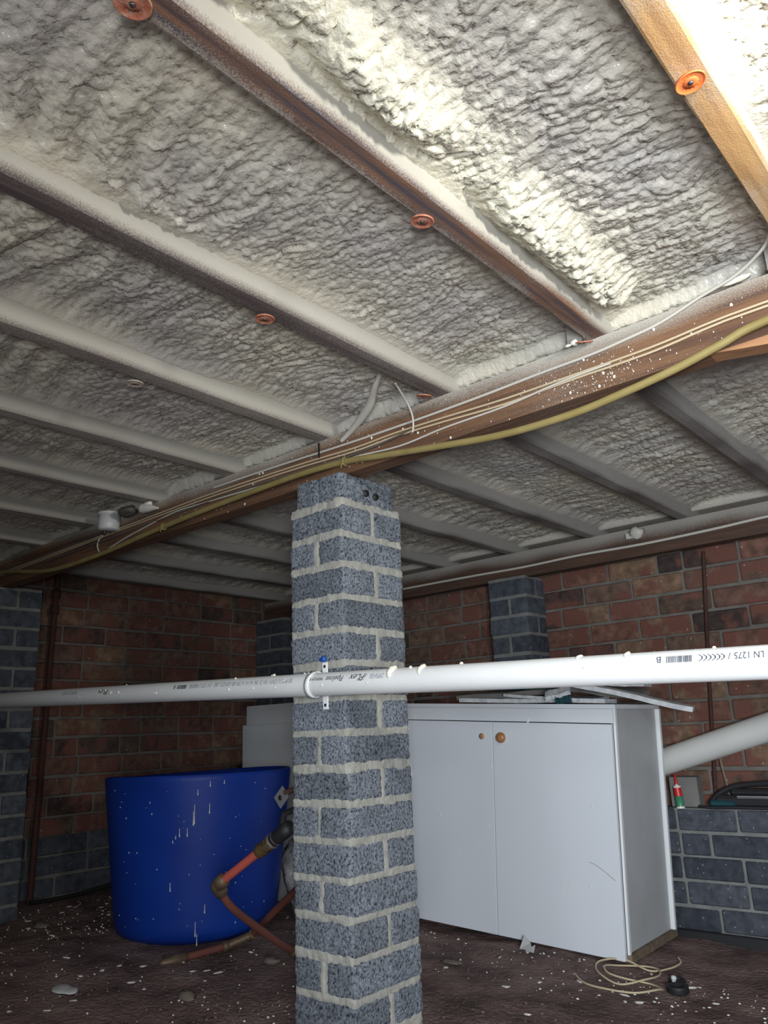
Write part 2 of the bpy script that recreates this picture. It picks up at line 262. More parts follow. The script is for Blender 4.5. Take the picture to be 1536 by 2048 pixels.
# ------------------------------------------------------------------ mesh helpers
class MB:
    def __init__(s): s.v = []; s.f = []; s.sm = []
    def add(s, vs, fs, smooth=False):
        o = len(s.v); s.v += [tuple(p) for p in vs]; s.f += [tuple(i+o for i in q) for q in fs]; s.sm += [smooth]*len(fs)
    def box(s, x0, x1, y0, y1, z0, z1, b=0.0, mtx=None):
        if b <= 0:
            vs = [(x, y, z) for x in (x0, x1) for y in (y0, y1) for z in (z0, z1)]
            fs = [(0, 1, 3, 2), (4, 6, 7, 5), (0, 4, 5, 1), (2, 3, 7, 6), (0, 2, 6, 4), (1, 5, 7, 3)]
        else:
            vs = []; c = ((x0, x1), (y0, y1), (z0, z1)); idx = {}
            for i in (0, 1):
                for j in (0, 1):
                    for k in (0, 1):
                        for ax in range(3):
                            p = [c[0][i], c[1][j], c[2][k]]
                            for a in range(3):
                                if a != ax: p[a] += b*(1-2*(i, j, k)[a])
                            # vertex lies on face normal to ax
                            idx[(i, j, k, ax)] = len(vs); vs.append(tuple(p))
            def I(*a): return idx[a]
            fs = []
            for i in (0, 1):
                q = [I(i, 0, 0, 0), I(i, 1, 0, 0), I(i, 1, 1, 0), I(i, 0, 1, 0)]; fs.append(q if i else q[::-1])
                q = [I(0, i, 0, 1), I(0, i, 1, 1), I(1, i, 1, 1), I(1, i, 0, 1)]; fs.append(q if i else q[::-1])
                q = [I(0, 0, i, 2), I(1, 0, i, 2), I(1, 1, i, 2), I(0, 1, i, 2)]; fs.append(q if i else q[::-1])
            for j in (0, 1):
                for k in (0, 1):
                    fs.append([I(0, j, k, 1), I(1, j, k, 1), I(1, j, k, 2), I(0, j, k, 2)])
                    fs.append([I(j, 0, k, 0), I(j, 1, k, 0), I(j, 1, k, 2), I(j, 0, k, 2)])
                    fs.append([I(j, k, 0, 0), I(j, k, 1, 0), I(j, k, 1, 1), I(j, k, 0, 1)])
            for i in (0, 1):
                for j in (0, 1):
                    for k in (0, 1): fs.append([I(i, j, k, 0), I(i, j, k, 1), I(i, j, k, 2)])
        if mtx is not None: vs = [tuple(mtx @ Vector(p)) for p in vs]
        s.add(vs, fs)
    def tube(s, pts, r, n=10, cap=True, smooth=True):
        pts = [Vector(p) for p in pts]; rs = r if isinstance(r, (list, tuple)) else [r]*len(pts)
        t0 = (pts[1]-pts[0]).normalized(); up = Vector((0, 0, 1)) if abs(t0.z) < .9 else Vector((1, 0, 0))
        a = t0.cross(up).normalized(); vs = []; fs = []
        for i, p in enumerate(pts):
            t = ((pts[min(i+1, len(pts)-1)]-p).normalized() + (p-pts[max(i-1, 0)]).normalized())
            if t.length < 1e-6: t = t0
            t.normalize(); a = (a - t*a.dot(t)).normalized(); b = t.cross(a)
            for k in range(n):
                th = 2*PI*k/n; vs.append(p + (a*math.cos(th)+b*math.sin(th))*rs[i])
        for i in range(len(pts)-1):
            for k in range(n): fs.append((i*n+k, i*n+(k+1) % n, (i+1)*n+(k+1) % n, (i+1)*n+k))
        s.add(vs, fs, smooth)
        if cap:
            s.add(vs[:n], [tuple(range(n))[::-1]]); s.add(vs[-n:], [tuple(range(n))])
    def lathe(s, base, axis, prof, n=24, smooth=True):
        """prof: (distance along axis, radius)"""
        ax = Vector(axis).normalized(); base = Vector(base)
        a = ax.cross(Vector((0, 0, 1)) if abs(ax.z) < .9 else Vector((1, 0, 0))).normalized(); b = ax.cross(a)
        vs = []; fs = []
        for h, r in prof:
            for k in range(n):
                th = 2*PI*k/n; vs.append(base + ax*h + (a*math.cos(th)+b*math.sin(th))*max(r, 1e-5))
        for i in range(len(prof)-1):
            for k in range(n): fs.append((i*n+k, i*n+(k+1) % n, (i+1)*n+(k+1) % n, (i+1)*n+k))
        s.add(vs, fs, smooth)
    def blob(s, c, rx, ry, rz, seed=0, amp=.35, n=8, flat=False):
        vs = []; fs = []; m = n//2+1
        for i in range(m+1):
            ph = PI*i/m
            for k in range(n):
                th = 2*PI*k/n; d = Vector((math.sin(ph)*math.cos(th), math.sin(ph)*math.sin(th), math.cos(ph)))
                q = 1+amp*noise.noise(d*1.3+Vector((seed*3.1, seed*1.7, seed)))
                z = d.z*rz*q
                if flat: z = max(z, -rz*.25)
                vs.append((c[0]+d.x*rx*q, c[1]+d.y*ry*q, c[2]+z))
        for i in range(m):
            for k in range(n): fs.append((i*n+k, (i+1)*n+k, (i+1)*n+(k+1) % n, i*n+(k+1) % n))
        s.add(vs, fs, True)
    def build(s, name, m, parent=None, loc=None):
        me = bpy.data.meshes.new(name); me.from_pydata(s.v, [], s.f); me.update()
        me.polygons.foreach_set('use_smooth', s.sm); me.materials.append(m)
        o = bpy.data.objects.new(name, me); C.objects.link(o)
        if parent is not None: o.parent = parent
        if loc is not None: o.location = loc
        return o

def tag(o, label, cat, group=None, kind=None):
    o['label'] = label; o['category'] = cat
    if group: o['group'] = group
    if kind: o['kind'] = kind
    return o
def struct(o, label=None):
    o['kind'] = 'structure'
    if label: o['label'] = label
    return o
def empty(name, loc=(0, 0, 0), rot=(0, 0, 0)):
    o = bpy.data.objects.new(name, None); C.objects.link(o); o.location = loc; o.rotation_euler = rot; o.empty_display_size = .05
    return o
def spline(pts, k=6):
    """Catmull-Rom through the points"""
    P = [Vector(p) for p in pts]; out = []
    for i in range(len(P)-1):
        a = P[max(i-1, 0)]; b = P[i]; c = P[i+1]; d = P[min(i+2, len(P)-1)]
        for j in range(k):
            t = j/k; out.append(.5*((2*b)+(c-a)*t+(2*a-5*b+4*c-d)*t*t+(3*b-a-3*c+d)*t**3))
    out.append(P[-1]); return out
def rough_block(mb, c, sz, step=.012, r=.006, amp=.0016, nf=60.0, lowamp=0.0, lowf=12.0):
    """box surface subdivided, rounded at the edges and roughened"""
    h = [q/2 for q in sz]; n = [max(2, int(round(q/step))) for q in sz]
    for ax in range(3):
        u, v = (ax+1) % 3, (ax+2) % 3
        for sg in (-1, 1):
            vs = []; fs = []
            for i in range(n[u]+1):
                for j in range(n[v]+1):
                    p = [0, 0, 0]; p[ax] = sg*h[ax]
                    p[u] = h[u]*(2*i/n[u]-1); p[v] = h[v]*(2*j/n[v]-1)
                    inner = Vector([max(-h[a]+r, min(h[a]-r, p[a])) for a in range(3)])
                    d = Vector(p)-inner
                    d = d.normalized() if d.length > 1e-9 else Vector([sg if a == ax else 0 for a in range(3)])
                    q = inner+d*r + Vector(c)
                    k = amp*noise.noise(q*nf) + amp*.8*noise.noise(q*nf*2.3)
                    if lowamp: k += lowamp*noise.noise(q*lowf) + lowamp*.5*noise.noise(q*lowf*3)
                    vs.append(q+d*k)
            for i in range(n[u]):
                for j in range(n[v]):
                    a = i*(n[v]+1)+j; q = (a, a+n[v]+1, a+n[v]+2, a+1)
                    fs.append(q if sg > 0 else q[::-1])
            mb.add(vs, fs, True)

# ------------------------------------------------------------------ ground
def floor_z(x, y):
    k = max(0, min(1, (y-2.45)/.25))*max(0, min(1, (x+2.6)/.2)); return -.85-.05*x-.014*k
def ground():
    nx, ny = 150, 110; xs = np.linspace(-4.0, 1.2, nx); ys = np.linspace(-.6, 3.6, ny)
    mb = MB(); vs = []; fs = []
    for x in xs:
        for y in ys:
            p = Vector((x, y, 0)); vs.append((x, y, floor_z(x, y)+.018*noise.noise(p*2.2)+.008*noise.noise(p*9)+.004*noise.noise(p*24)))
    for i in range(nx-1):
        for j in range(ny-1):
            a = i*ny+j; fs.append((a, a+ny, a+ny+1, a+1))
    mb.add(vs, fs, True); return mb.build('floor', M['earth'])
struct(ground(), 'bare dark earth ground sprinkled with white foam crumbs')

# ------------------------------------------------------------------ brick walls
def bricks(mb, u0, u1, z_top, z_bot, face, course, length, depth, plane, joint=.011, jit=.0025, off=0.0, sd=1):
    """plane 'Y': wall in the XZ plane facing -Y; 'X': wall in the YZ plane facing +X"""
    rnd = random.Random(sd); k = 0; z = z_top
    while z > z_bot:
        zb = max(z-course+joint, z_bot-.02); u = u0 - (length/2 if k % 2 else 0) - off + rnd.uniform(-.02, .02)
        while u < u1:
            L = length-joint
            if rnd.random() < .10: L = length/2-joint
            a, b = max(u, u0), min(u+L, u1)
            if b-a > .02:
                e = rnd.uniform(-jit, jit); e2 = rnd.uniform(-.003, .003)
                if plane == 'Y': mb.box(a, b, face+e, face+depth, zb+e2, z+e2, .005)
                else: mb.box(face-depth, face+e, a, b, zb+e2, z+e2, .005)
            u += L+joint
        z -= course; k += 1
WY = 3.42; WL = -3.80
b = MB(); bricks(b, -3.8, 1.0, .905, -.33, WY, .0915, .236, .08, 'Y', sd=4)
wr_ = b.build('wall_right', M['red']); struct(wr_, 'red clay brick wall on the right below the far bearer')
b = MB(); b.box(-3.8, 1.0, WY+.007, WY+.09, -1.0, .95); b.build('mortar', M['dmortar'], wr_)
b = MB(); bricks(b, -1.86, 1.0, -.335, -.95, 3.32, .0905, .236, .08, 'Y', sd=9, off=.06); bricks(b, -3.52, -2.12, -.335, -.95, 3.32, .0905, .236, .08, 'Y', sd=19)
wl_ = b.build('wall_right_base', M['dark']); struct(wl_, 'projecting base of dark blocks below the right brick wall')
b = MB(); b.box(-1.86, 1.0, 3.327, WY, -1.0, -.333); b.box(-3.52, -2.12, 3.327, WY, -1.0, -.333); b.build('mortar', M['gmortar'], wl_)
b = MB(); bricks(b, -.4, 3.42, .86, -.385, WL, .0905, .236, .08, 'X', sd=5)
w2 = b.build('wall_left', M['red']); struct(w2, 'dark red brick wall at the far left')
b = MB(); b.box(WL-.09, WL-.007, -.4, 3.42, -1.0, .90); b.build('mortar', M['dmortar'], w2)
b = MB(); bricks(b, -.4, 3.42, -.397, -.95, WL, .0905, .30, .08, 'X', sd=6, jit=.004)
b.build('dark_courses', M['dark'], w2)

# ------------------------------------------------------------------ sprayed foam ceiling
JX = [-.243-.424*k for k in range(9)]       # left bottom edge of each near joist
JW = .045; JZ = .824; JOFF = -.043
BY0, BY1, BZ0, BZ1 = 1.515, 1.570, .700, .824
def hsh(i, j, s):
    h = (i*374761393 + j*668265263 + s*1442695041) & 0xffffffff
    h = ((h ^ (h >> 13))*1274126177) & 0xffffffff
    return ((h ^ (h >> 16)) & 0xffff)/65535.0
def vnoise(x, y, s):
    i = np.floor(x).astype(np.int64); j = np.floor(y).astype(np.int64); fx = x-i; fy = y-j
    fx = fx*fx*(3-2*fx); fy = fy*fy*(3-2*fy)
    return (hsh(i, j, s)*(1-fx)+hsh(i+1, j, s)*fx)*(1-fy)+(hsh(i, j+1, s)*(1-fx)+hsh(i+1, j+1, s)*fx)*fy
def worley(x, y, s):
    i = np.floor(x).astype(np.int64); j = np.floor(y).astype(np.int64); f1 = np.full(x.shape, 9.0); f2 = f1.copy(); ce = np.zeros(x.shape); ty = np.zeros(x.shape)
    for a in (-1, 0, 1):
        for c in (-1, 0, 1):
            px = i+a+.1+.8*hsh(i+a, j+c, s); py = j+c+.1+.8*hsh(i+a, j+c, s+77)
            d = np.sqrt((x-px)**2+(y-py)**2); m = d < f1
            f2 = np.where(m, f1, np.minimum(f2, d)); f1 = np.where(m, d, f1)
            ce = np.where(m, hsh(i+a, j+c, s+191), ce); ty = np.where(m, py-y, ty)
    return f1, f2, ce, ty
def ceiling():
    xs = np.concatenate([np.linspace(-3.85, -2.2, 155, endpoint=False), np.linspace(-2.2, -1.3, 130, endpoint=False), np.linspace(-1.3, .75, 450)])
    ys = np.concatenate([np.linspace(-.3, .25, 45, endpoint=False), np.linspace(.25, 1.6, 290, endpoint=False), np.linspace(1.6, 3.47, 240)])
    X, Y = np.meshgrid(xs, ys, indexing='ij')
    wx = X+.05*(vnoise(X*9, Y*9, 1)-.5)+.012*(vnoise(X*40, Y*40, 2)-.5); wy = Y+.05*(vnoise(X*9, Y*9, 3)-.5)+.012*(vnoise(X*40, Y*40, 4)-.5)
    def lumps(sx, sy, s, dome=.35):
        f1, f2, ce, ty = worley(wx/sx, wy/sy, s); e = np.clip((f2-f1)/.22, 0, 1)
        return dome*np.sqrt(np.clip(1-(f1/.95)**2, 0, 1)) + .40*(1-(1-e)**2) + (.55-dome*.5)*ce + .35*ty
    var = vnoise(X*3.1, Y*3.1, 8); tex = np.clip(vnoise(X*4.2+9, Y*3.4, 71)*1.6-.3, 0, 1)
    h = .0075*lumps(.050, .026, 11)*(.5+var)*(.35+tex) + .0100*lumps(.028, .0150, 23, .55)*(1.15-.4*tex) + .0042*lumps(.0150, .0095, 37, .6)
    rid = np.sin((wy*1.0+.10*vnoise(X*2.5, Y*2.5, 5)+.12*wx)*2*PI/.085)
    lft = np.clip((-.70-X)/.25, 0, 1)*np.clip((1.0-Y)/.5, 0, 1)
    h += .0035*rid*np.clip(vnoise(X*2.2, Y*2.0, 6)*2-.5, 0, 1) + .016*(vnoise(X*4, Y*3, 9)-.5) + .010*(vnoise(X*11, Y*8, 10)-.5)
    h += lft*(.007*rid + .010*lumps(.055, .032, 91, .8)-.004)
    dl = np.full(X.shape, 9.0); sgn = np.zeros(X.shape)
    for k in range(-1, 9):
        for half in (0, 1):
            x0 = -.243-.424*k+(JOFF if half else 0)
            m = (Y < 1.56) if half == 0 else (Y >= 1.50)
            d = np.maximum(x0-X, X-(x0+JW)); d = np.where(m, d, 9.0)
            near = d < dl; dl = np.where(near, d, dl); sgn = np.where(near, np.where(X > x0, 1, -1), sgn)
    dl = np.clip(dl, 0, None)
    fade = np.clip(dl/.045, 0, 1); fade = np.where(sgn > 0, .12+.88*fade*fade*(3-2*fade), 1.0)
    var2 = vnoise(X*5, Y*5, 19)
    fillet = np.where(sgn > 0, (.022+.016*var2)*np.exp(-(dl/.030)**2), .008*np.exp(-(dl/.03)**2))
    # heavy build-up on the right-hand side of the second joist
    q = np.clip(1-np.abs(X+.568)/.082, 0, 1); q = q*q*(3-2*q)
    mask = np.clip((vnoise(X*6+3, Y*5.5, 41)-.12)*2.4, 0, 1)
    build = np.where((Y < 1.45) & (X > -.63), q*mask*(.006+.017*lumps(.040, .032, 51, .9)+.009*lumps(.021, .017, 52, .9)), 0)
    dy = np.maximum(BY0+.040-Y, Y-BY1); bf = .036*np.exp(-(np.clip(dy, 0, None)/.011)**2)
    dyf = np.clip(3.31-Y, 0, None); bf2 = .036*np.exp(-(dyf/.014)**2)
    fillet = np.where(build > .004, fillet*.5, fillet)
    Z = .902 - h*fade - fillet - build
    Z = np.minimum(Z, .896-bf-.010*lumps(.026, .02, 60, .7)*(bf > .002)); Z = np.minimum(Z, .895-bf2)
    Z = np.maximum(Z, .812+.0*Z)
    nx, ny = X.shape; v = np.stack([X, Y, Z], -1).reshape(-1, 3).astype(np.float32)
    idx = np.arange(nx*ny).reshape(nx, ny); q = np.stack([idx[:-1, :-1], idx[:-1, 1:], idx[1:, 1:], idx[1:, :-1]], -1).reshape(-1, 4)
    me = bpy.data.meshes.new('ceiling'); me.vertices.add(len(v)); me.vertices.foreach_set('co', v.ravel())
    me.loops.add(q.size); me.loops.foreach_set('vertex_index', q.ravel().astype(np.int32)); me.polygons.add(len(q))
    me.polygons.foreach_set('loop_start', np.arange(0, q.size, 4, dtype=np.int32)); me.polygons.foreach_set('use_smooth', np.ones(len(q), bool))
    me.update(calc_edges=True); me.materials.append(M['foam'])
    o = bpy.data.objects.new('ceiling', me); C.objects.link(o); return o
ce = struct(ceiling(), 'lumpy cream spray foam covering the underside of the floor between the joists')
b = MB(); b.box(-3.95, 1.6, -1.2, 3.6, .985, 1.0); sub = b.build('floor_sheeting', M['raw'], ce)

# ------------------------------------------------------------------ joists and bearers
def joist_mesh(y0, y1, sd):
    """slightly waney rectangular timber, origin at the left bottom edge"""
    mb = MB(); n = 60; vs = []; fs = []
    prof = [(0, 0), (.003, -.0015), (.022, -.001), (JW-.004, 0), (JW, .004), (JW, .16), (0, .16), (0, .004)]
    for i in range(n+1):
        y = y0+(y1-y0)*i/n
        for k, (px, pz) in enumerate(prof):
            d = noise.noise(Vector((y*3, k*.7, sd)))*.0022 + noise.noise(Vector((y*14, k*1.3, sd+4)))*.0009
            vs.append((px+d, y, pz+d*.8))
    m = len(prof)
    for i in range(n):
        for k in range(m): fs.append((i*m+k, (i+1)*m+k, (i+1)*m+(k+1) % m, i*m+(k+1) % m))
    fs.append(tuple(range(m))); fs.append(tuple(range(n*m, n*m+m))[::-1])
    mb.add(vs, fs); return mb
near = [('golden timber floor joist at top right, brightly lit, holding one clean orange washer', W_R),
        ('foam-dusted joist with a brown streak, between the top edge and the tilted orange washer', W_A),
        ('second sprayed joist from the top left, dark underside and one dusty orange washer midway', W_B),
        ('joist carrying the cream foam-covered washer, brown stained at its left end', W_C),
        ('grey foam-coated joist just below the one with the cream washer', W_D),
        ('foam-coated joist that ends above the pointed foam lump on the bearer', W_D),
        ('dim foam-coated joist that ends at the white junction box', W_D),
        ('dim foam-coated joist left of the junction box', W_D),
        ('last dim joist before the left brick wall, in front of the bearer', W_D)]
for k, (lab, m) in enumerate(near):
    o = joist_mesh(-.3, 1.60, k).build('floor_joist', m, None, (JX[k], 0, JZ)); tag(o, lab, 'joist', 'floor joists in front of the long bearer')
far = ['foam-coated joist beyond the bearer at the far right edge of the photo',
       'joist beyond the bearer at right, above the foam-covered bracket side of the ceiling',
       'joist beyond the bearer running down to the small foam-covered bracket',
       'joist beyond the bearer running down to the dark pier on the right wall',
       'joist beyond the bearer starting just right of the grey block pier top',
       'dark joist beyond the bearer seen left of the grey block pier top',
       'dark joist beyond the bearer left of the block pier, second down from its top',
       'dark joist beyond the bearer left of the block pier, third down',
       'foam-smeared joist lying along the top of the left brick wall']
for k, lab in enumerate(far):
    o = joist_mesh(1.50, 3.40, 20+k).build('floor_joist', W_F, None, (JX[k]+JOFF, 0, JZ)); tag(o, lab, 'joist', 'floor joists beyond the long bearer')
def bearer(y0, y1, m, lab, z0, z1):
    mb = MB(); n = 110; vs = []; fs = []; prof = [(y0, 0), (y1, 0), (y1, z1-z0), (y0, z1-z0)]
    x0, x1 = -3.78, 1.0
    for i in range(n+1):
        x = x0+(x1-x0)*i/n
        for k, (py, pz) in enumerate(prof):
            d = noise.noise(Vector((x*2, k*.9, y0*5)))*.003; vs.append((x, py+d, pz+d*.6))
    for i in range(n):
        for k in range(4): fs.append((i*4+k, i*4+(k+1) % 4, (i+1)*4+(k+1) % 4, (i+1)*4+k))
    fs.append((3, 2, 1, 0)); fs.append((n*4, n*4+1, n*4+2, n*4+3)); mb.add(vs, fs)
    o = mb.build('timber_bearer', m, None, (0, 0, z0)); tag(o, lab, 'beam'); return o
main_b = bearer(BY0, BY1, W_BE, 'long brown timber bearer crossing the photo and resting on the grey block pier', BZ0, BZ1)
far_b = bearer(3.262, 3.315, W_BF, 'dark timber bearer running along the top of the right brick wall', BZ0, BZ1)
b = MB()
rs = random.Random(3)
for i in range(330):      # foam spatter on the face of the bearer
    cl = rs.random() < .4
    x = rs.gauss(-.66, .07) if cl else rs.uniform(-2.2, -.25); z = .70+rs.random()*.11 if not cl else min(.80, max(.703, rs.gauss(.735, .02)))
    r = rs.choice((.0006, .0009, .0012, .0016)) if rs.random() < .93 else .0034
    b.blob((x, BY0-.0015, z-BZ0), r, r*.6, r*1.2, i, .3, 6)
b.build('foam_spatter', M['white'], main_b)['kind'] = 'stuff'

# second timber showing under the conduit at right
b = MB(); y0, y1 = 1.513, 1.560
b.add([(-.42, y0, .7), (-.31, y0, .682), (.9, y0, .655), (.9, y0, .7), (-.42, y1, .7), (-.31, y1, .682), (.9, y1, .655), (.9, y1, .7)], [(0, 1, 2, 3), (7, 6, 5, 4), (0, 4, 5, 1), (1, 5, 6, 2), (2, 6, 7, 3), (3, 7, 4, 0)])
tag(b.build('packing_timber', W_P), 'thin lighter timber batten fixed under the right end of the long bearer', 'batten')

# ------------------------------------------------------------------ main pier
def pier(name, cx, cy, wx, wy, ztop, zbot, mats, label, step=.014, hi=True, course=.086, zj=None, setback=True, sd=0, group=None):
    """corner (cx, cy) is the front right one; the pier runs to -X and +Y"""
    root = empty(name, (cx, cy, zbot)); blk = MB(); mo = MB(); rnd = random.Random(sd+2)
    z = zj if zj is not None else ztop; joints = []
    c = 0
    def B(x0, x1, y0, y1, z0, z1):
        rough_block(blk, ((x0+x1)/2, (y0+y1)/2, (z0+z1)/2), (x1-x0, y1-y0, z1-z0), step, .007, .0022 if hi else .0012, 70)
    j = .012
    if zj is not None:     # narrower top course with a sloped bed
        x0, x1 = -wx+.026, -.003; y0, y1 = .002, wy-.028
        B(x0, x0+.085, y0, y1, zj-zbot+.004, ztop-zbot); B(x0+.091, x1, y0, y1, zj-zbot+.004, ztop-zbot)
    k = 0
    while z-course > zbot-course*.9:
        z0, z1 = max(z-course+j/2, zbot-.01)-zbot, z-j/2-zbot
        dx = rnd.uniform(-.0025, .0025); dy = rnd.uniform(-.0025, .0025); g = .012
        if k % 2 == 0:   # two bricks running along X : full face to -Y, two headers on +X side
            m = wy*.53+rnd.uniform(-.008, .008)
            B(-wx+dx, dx, dy, m-g/2, z0, z1); B(-wx+dx, dx, m+g/2, wy+dy, z0, z1)
        else:
            m = -wx*.50+rnd.uniform(-.008, .008)
            B(-wx+dx, m-g/2, dy, wy+dy, z0, z1); B(m+g/2, dx, dy, wy+dy, z0, z1)
        joints.append(z-zbot); z -= course; k += 1
    for i, q in enumerate(joints):
        amp = .0034 if hi else .002
        rough_block(mo, (-wx/2, wy/2, q), (wx-.003, wy-.003, (.023 if hi else .016)+rnd.uniform(-.003, .006)), step*.7, .005, .0022, 80, amp, 22)
    mo.box(-wx+.007, -.007, .007, wy-.007, .0, (zj if zj else ztop)-zbot)
    # smeared perpends
    if hi:
        for i in range(len(joints)-1):
            zc = joints[i]-course/2
            if i % 2 == 0: rough_block(mo, (-.006, wy*.53, zc), (.012, .015+.006*rnd.random(), course-.012), .006, .004, .0015, 80, .003, 20)
            else: rough_block(mo, (-wx*.5, .006, zc), (.015+.006*rnd.random(), .012, course-.012), .006, .004, .0015, 80, .003, 20)
    o1 = blk.build('blockwork', mats[0], root); mo.build('mortar', mats[1], root)
    tag(root, label, 'pier', group); return root
mp_ = pier('block_pier', -1.404, 1.480, .202, .250, .700, -.80, (M['block'], M['mortar']),
     'grey concrete block pier with pale mortar standing in the middle under the long bearer', .0085, True, .086, .612)
b = MB()
for y, z in ((.165, 1.455), (.205, 1.452)):      # two open core holes on the top block
    b.lathe((.0015, y-.06, z), (1, 0, 0), ((-.004, .0105), (.0008, .010), (.0009, .0)), 14)
b.build('core_hole', M['black'], mp_)
pier('block_pier', -1.885, 3.245, .215, .17, .700, -.86, (M['blue'], M['gmortar']), 'dark blue-grey block pier against the right brick wall, above the white cabinet', .03, False, .0905, sd=3)
pier('block_pier', -3.545, 3.205, .245, .20, .700, -.72, (M['blue'], M['gmortar']), 'almost black block pier in the far corner behind the main pier', .03, False, .0905, sd=5)
pier('block_pier', -3.535, 1.476, .235, .235, .700, -.72, (M['blue'], M['gmortar']), 'blue-grey block pier at the left edge of the photo', .02, False, .088, sd=8)

# ------------------------------------------------------------------ washers
def washer(loc, m, label, tilt=(0, 0, 0), r=.0195):
    root = empty('insulation_washer', loc, tilt); d = MB(); n = 32
    # holed disc: hub, spokes and rim
    d.lathe((0, 0, 0), (0, 0, 1), ((-.001, .004), (-.001, .0105), (.001, .0105), (.001, .004)), n)
    d.lathe((0, 0, 0), (0, 0, 1), ((-.0010, .0132), (-.0010, r-.0018), (-.0020, r-.001), (-.0016, r), (.0012, r), (.001, .0132), (-.0010, .0132)), n)
    for k in range(14):
        a = 2*PI*k/14; mt = Matrix.Rotation(a, 4, 'Z'); d.box(.0100, .0137, -.0016, .0016, -.0009, .0009, 0, mt)
    d.build('disc', m, root)
    s = MB(); s.lathe((0, 0, 0), (0, 0, 1), ((-.0035, 0), (-.0032, .003), (-.001, .0042), (0, .0018), (.014, .0018)), 12); s.build('screw', M['darksteel'], root)
    tag(root, label, 'washer', 'insulation washers screwed under the joists'); return root
washer((-.652, .366, .8105), M['orange_d'], 'orange plastic washer at the top left edge of the photo', (0, .1, 0), .022)
washer((-.659, .907, .8105), M['orange_d'], 'orange plastic washer half way along the brown-streaked joist', (0, .12, 0))
washer((-.664, 1.487, .8100), M['orange_d'], 'tilted orange washer where the brown-streaked joist meets the bearer', (.35, .25, 0))
washer((-1.080, .932, .8105), M['orange_d'], 'dusty orange washer on the second sprayed joist', (0, .05, 0))
washer((-1.090, 1.462, .812), M['orange_d'], 'washer seen nearly edge-on at the bearer, above the loose hooked cable', (.10, .22, 0))
washer((-1.516, .913, .8105), M['orange_f'], 'cream foam-dusted washer at the left of the photo', (0, .05, 0))
washer((-.222, .923, .8095), M['orange'], 'bright orange washer with radial slots on the golden joist at top right', (.05, -.1, 0))
b = MB(); b.blob((-.683, 1.478, .812), .010, .008, .006, 4, .5); b.blob((-.695, 1.472, .806), .008, .006, .003, 7, .5)
tag(b.build('foam_lump', M['white']), 'small white foam lump beside the tilted washer at the bearer', 'foam lump')
b = MB(); b.blob((-.345, 1.508, .832), .030, .007, .006, 12, .6, 12)
tag(b.build('foam_lump', M['cream']), 'long white foam lump on top of the bearer at the right edge', 'foam lump')

# ------------------------------------------------------------------ cables and conduit
def cable(name, pts, r, m, label, cat='cable', group=None, k=5, n=8):
    b = MB(); b.tube(spline(pts, k), r, n); o = b.build(name, m); tag(o, label, cat, group); return o
CY = BY0-.0045
cable('cable', [(.9, CY, .778), (.3, CY, .772)]+[(x, CY, z) for x, z in ((-.291, .766), (-.399, .764), (-.534, .755), (-.711, .754), (-.889, .754), (-1.065, .761), (-1.229, .766), (-1.373, .764), (-1.572, .772), (-1.795, .777), (-2.047, .780), (-2.335, .777), (-2.56, .773), (-3.046, .766), (-3.76, .76))], .0027, M['cable'], 'upper tan cable clipped along the face of the long bearer', group='cables along the bearer')
cable('cable', [(.9, CY, .766), (.3, CY, .76)]+[(x, CY, z) for x, z in ((-.293, .757), (-.401, .755), (-.536, .744), (-.712, .744), (-.89, .741), (-1.066, .750), (-1.23, .756), (-1.374, .754), (-1.572, .762), (-1.795, .767), (-2.1, .770), (-2.6, .765), (-3.1, .757), (-3.76, .75))], .0027, M['cable'], 'lower of the two tan cables running side by side along the bearer', group='cables along the bearer')
cable('cable', [(-.62, CY-.003, .750), (-.74, CY-.004, .746)]+[(x, CY-.001, z) for x, z in ((-.89, .735), (-1.067, .733), (-1.214, .725), (-1.374, .737), (-1.572, .741), (-1.795, .748), (-2.047, .757), (-2.214, .761), (-2.38, .745), (-2.52, .728), (-2.63, .709), (-2.672, .700), (-2.70, .712), (-2.712, .74), (-2.69, .765), (-2.60, .785))], .0026, M['cable_g'], 'grey cable that sags into a loop below the white junction box', group='cables along the bearer')
cable('cable', [(x, CY-.001, z) for x, z in ((-1.18, .757), (-1.374, .745), (-1.572, .750), (-1.9, .757), (-2.3, .752), (-2.8, .746), (-3.3, .742), (-3.76, .74))], .0026, M['cable_d'], 'dark cable under the tan cables on the left half of the bearer', group='cables along the bearer')
cable('cable', [(-2.60, CY, .79), (-2.72, CY, .781), (-2.9, CY, .775), (-3.2, CY, .768), (-3.76, CY, .77)], .004, M['cable_d'], 'thick black cable leaving the left side of the junction box')
cable('cable', [(-.255, 1.44, .872), (-.278, 1.462, .850), (-.34, 1.490, .832), (-.414, 1.503, .822), (-.503, CY, .802), (-.58, CY, .793), (-.664, CY, .787), (-.79, CY, .786), (-.95, CY, .782), (-1.15, CY, .781), (-1.4, CY, .784), (-1.7, CY, .793), (-2.0, CY, .798)], .0035, M['cable_g'], 'grey cable dropping from the foam at right and running along the bearer top', group='cables along the bearer')
cable('cable', [(-1.118, 1.385, .830), (-1.135, 1.43, .822), (-1.147, 1.465, .812), (-1.153, 1.490, .79), (-1.160, 1.502, .765), (-1.166, 1.505, .748)], .0026, M['cable_g'], 'thin cable hooked down from the foam over the bearer beside the edge-on washer')
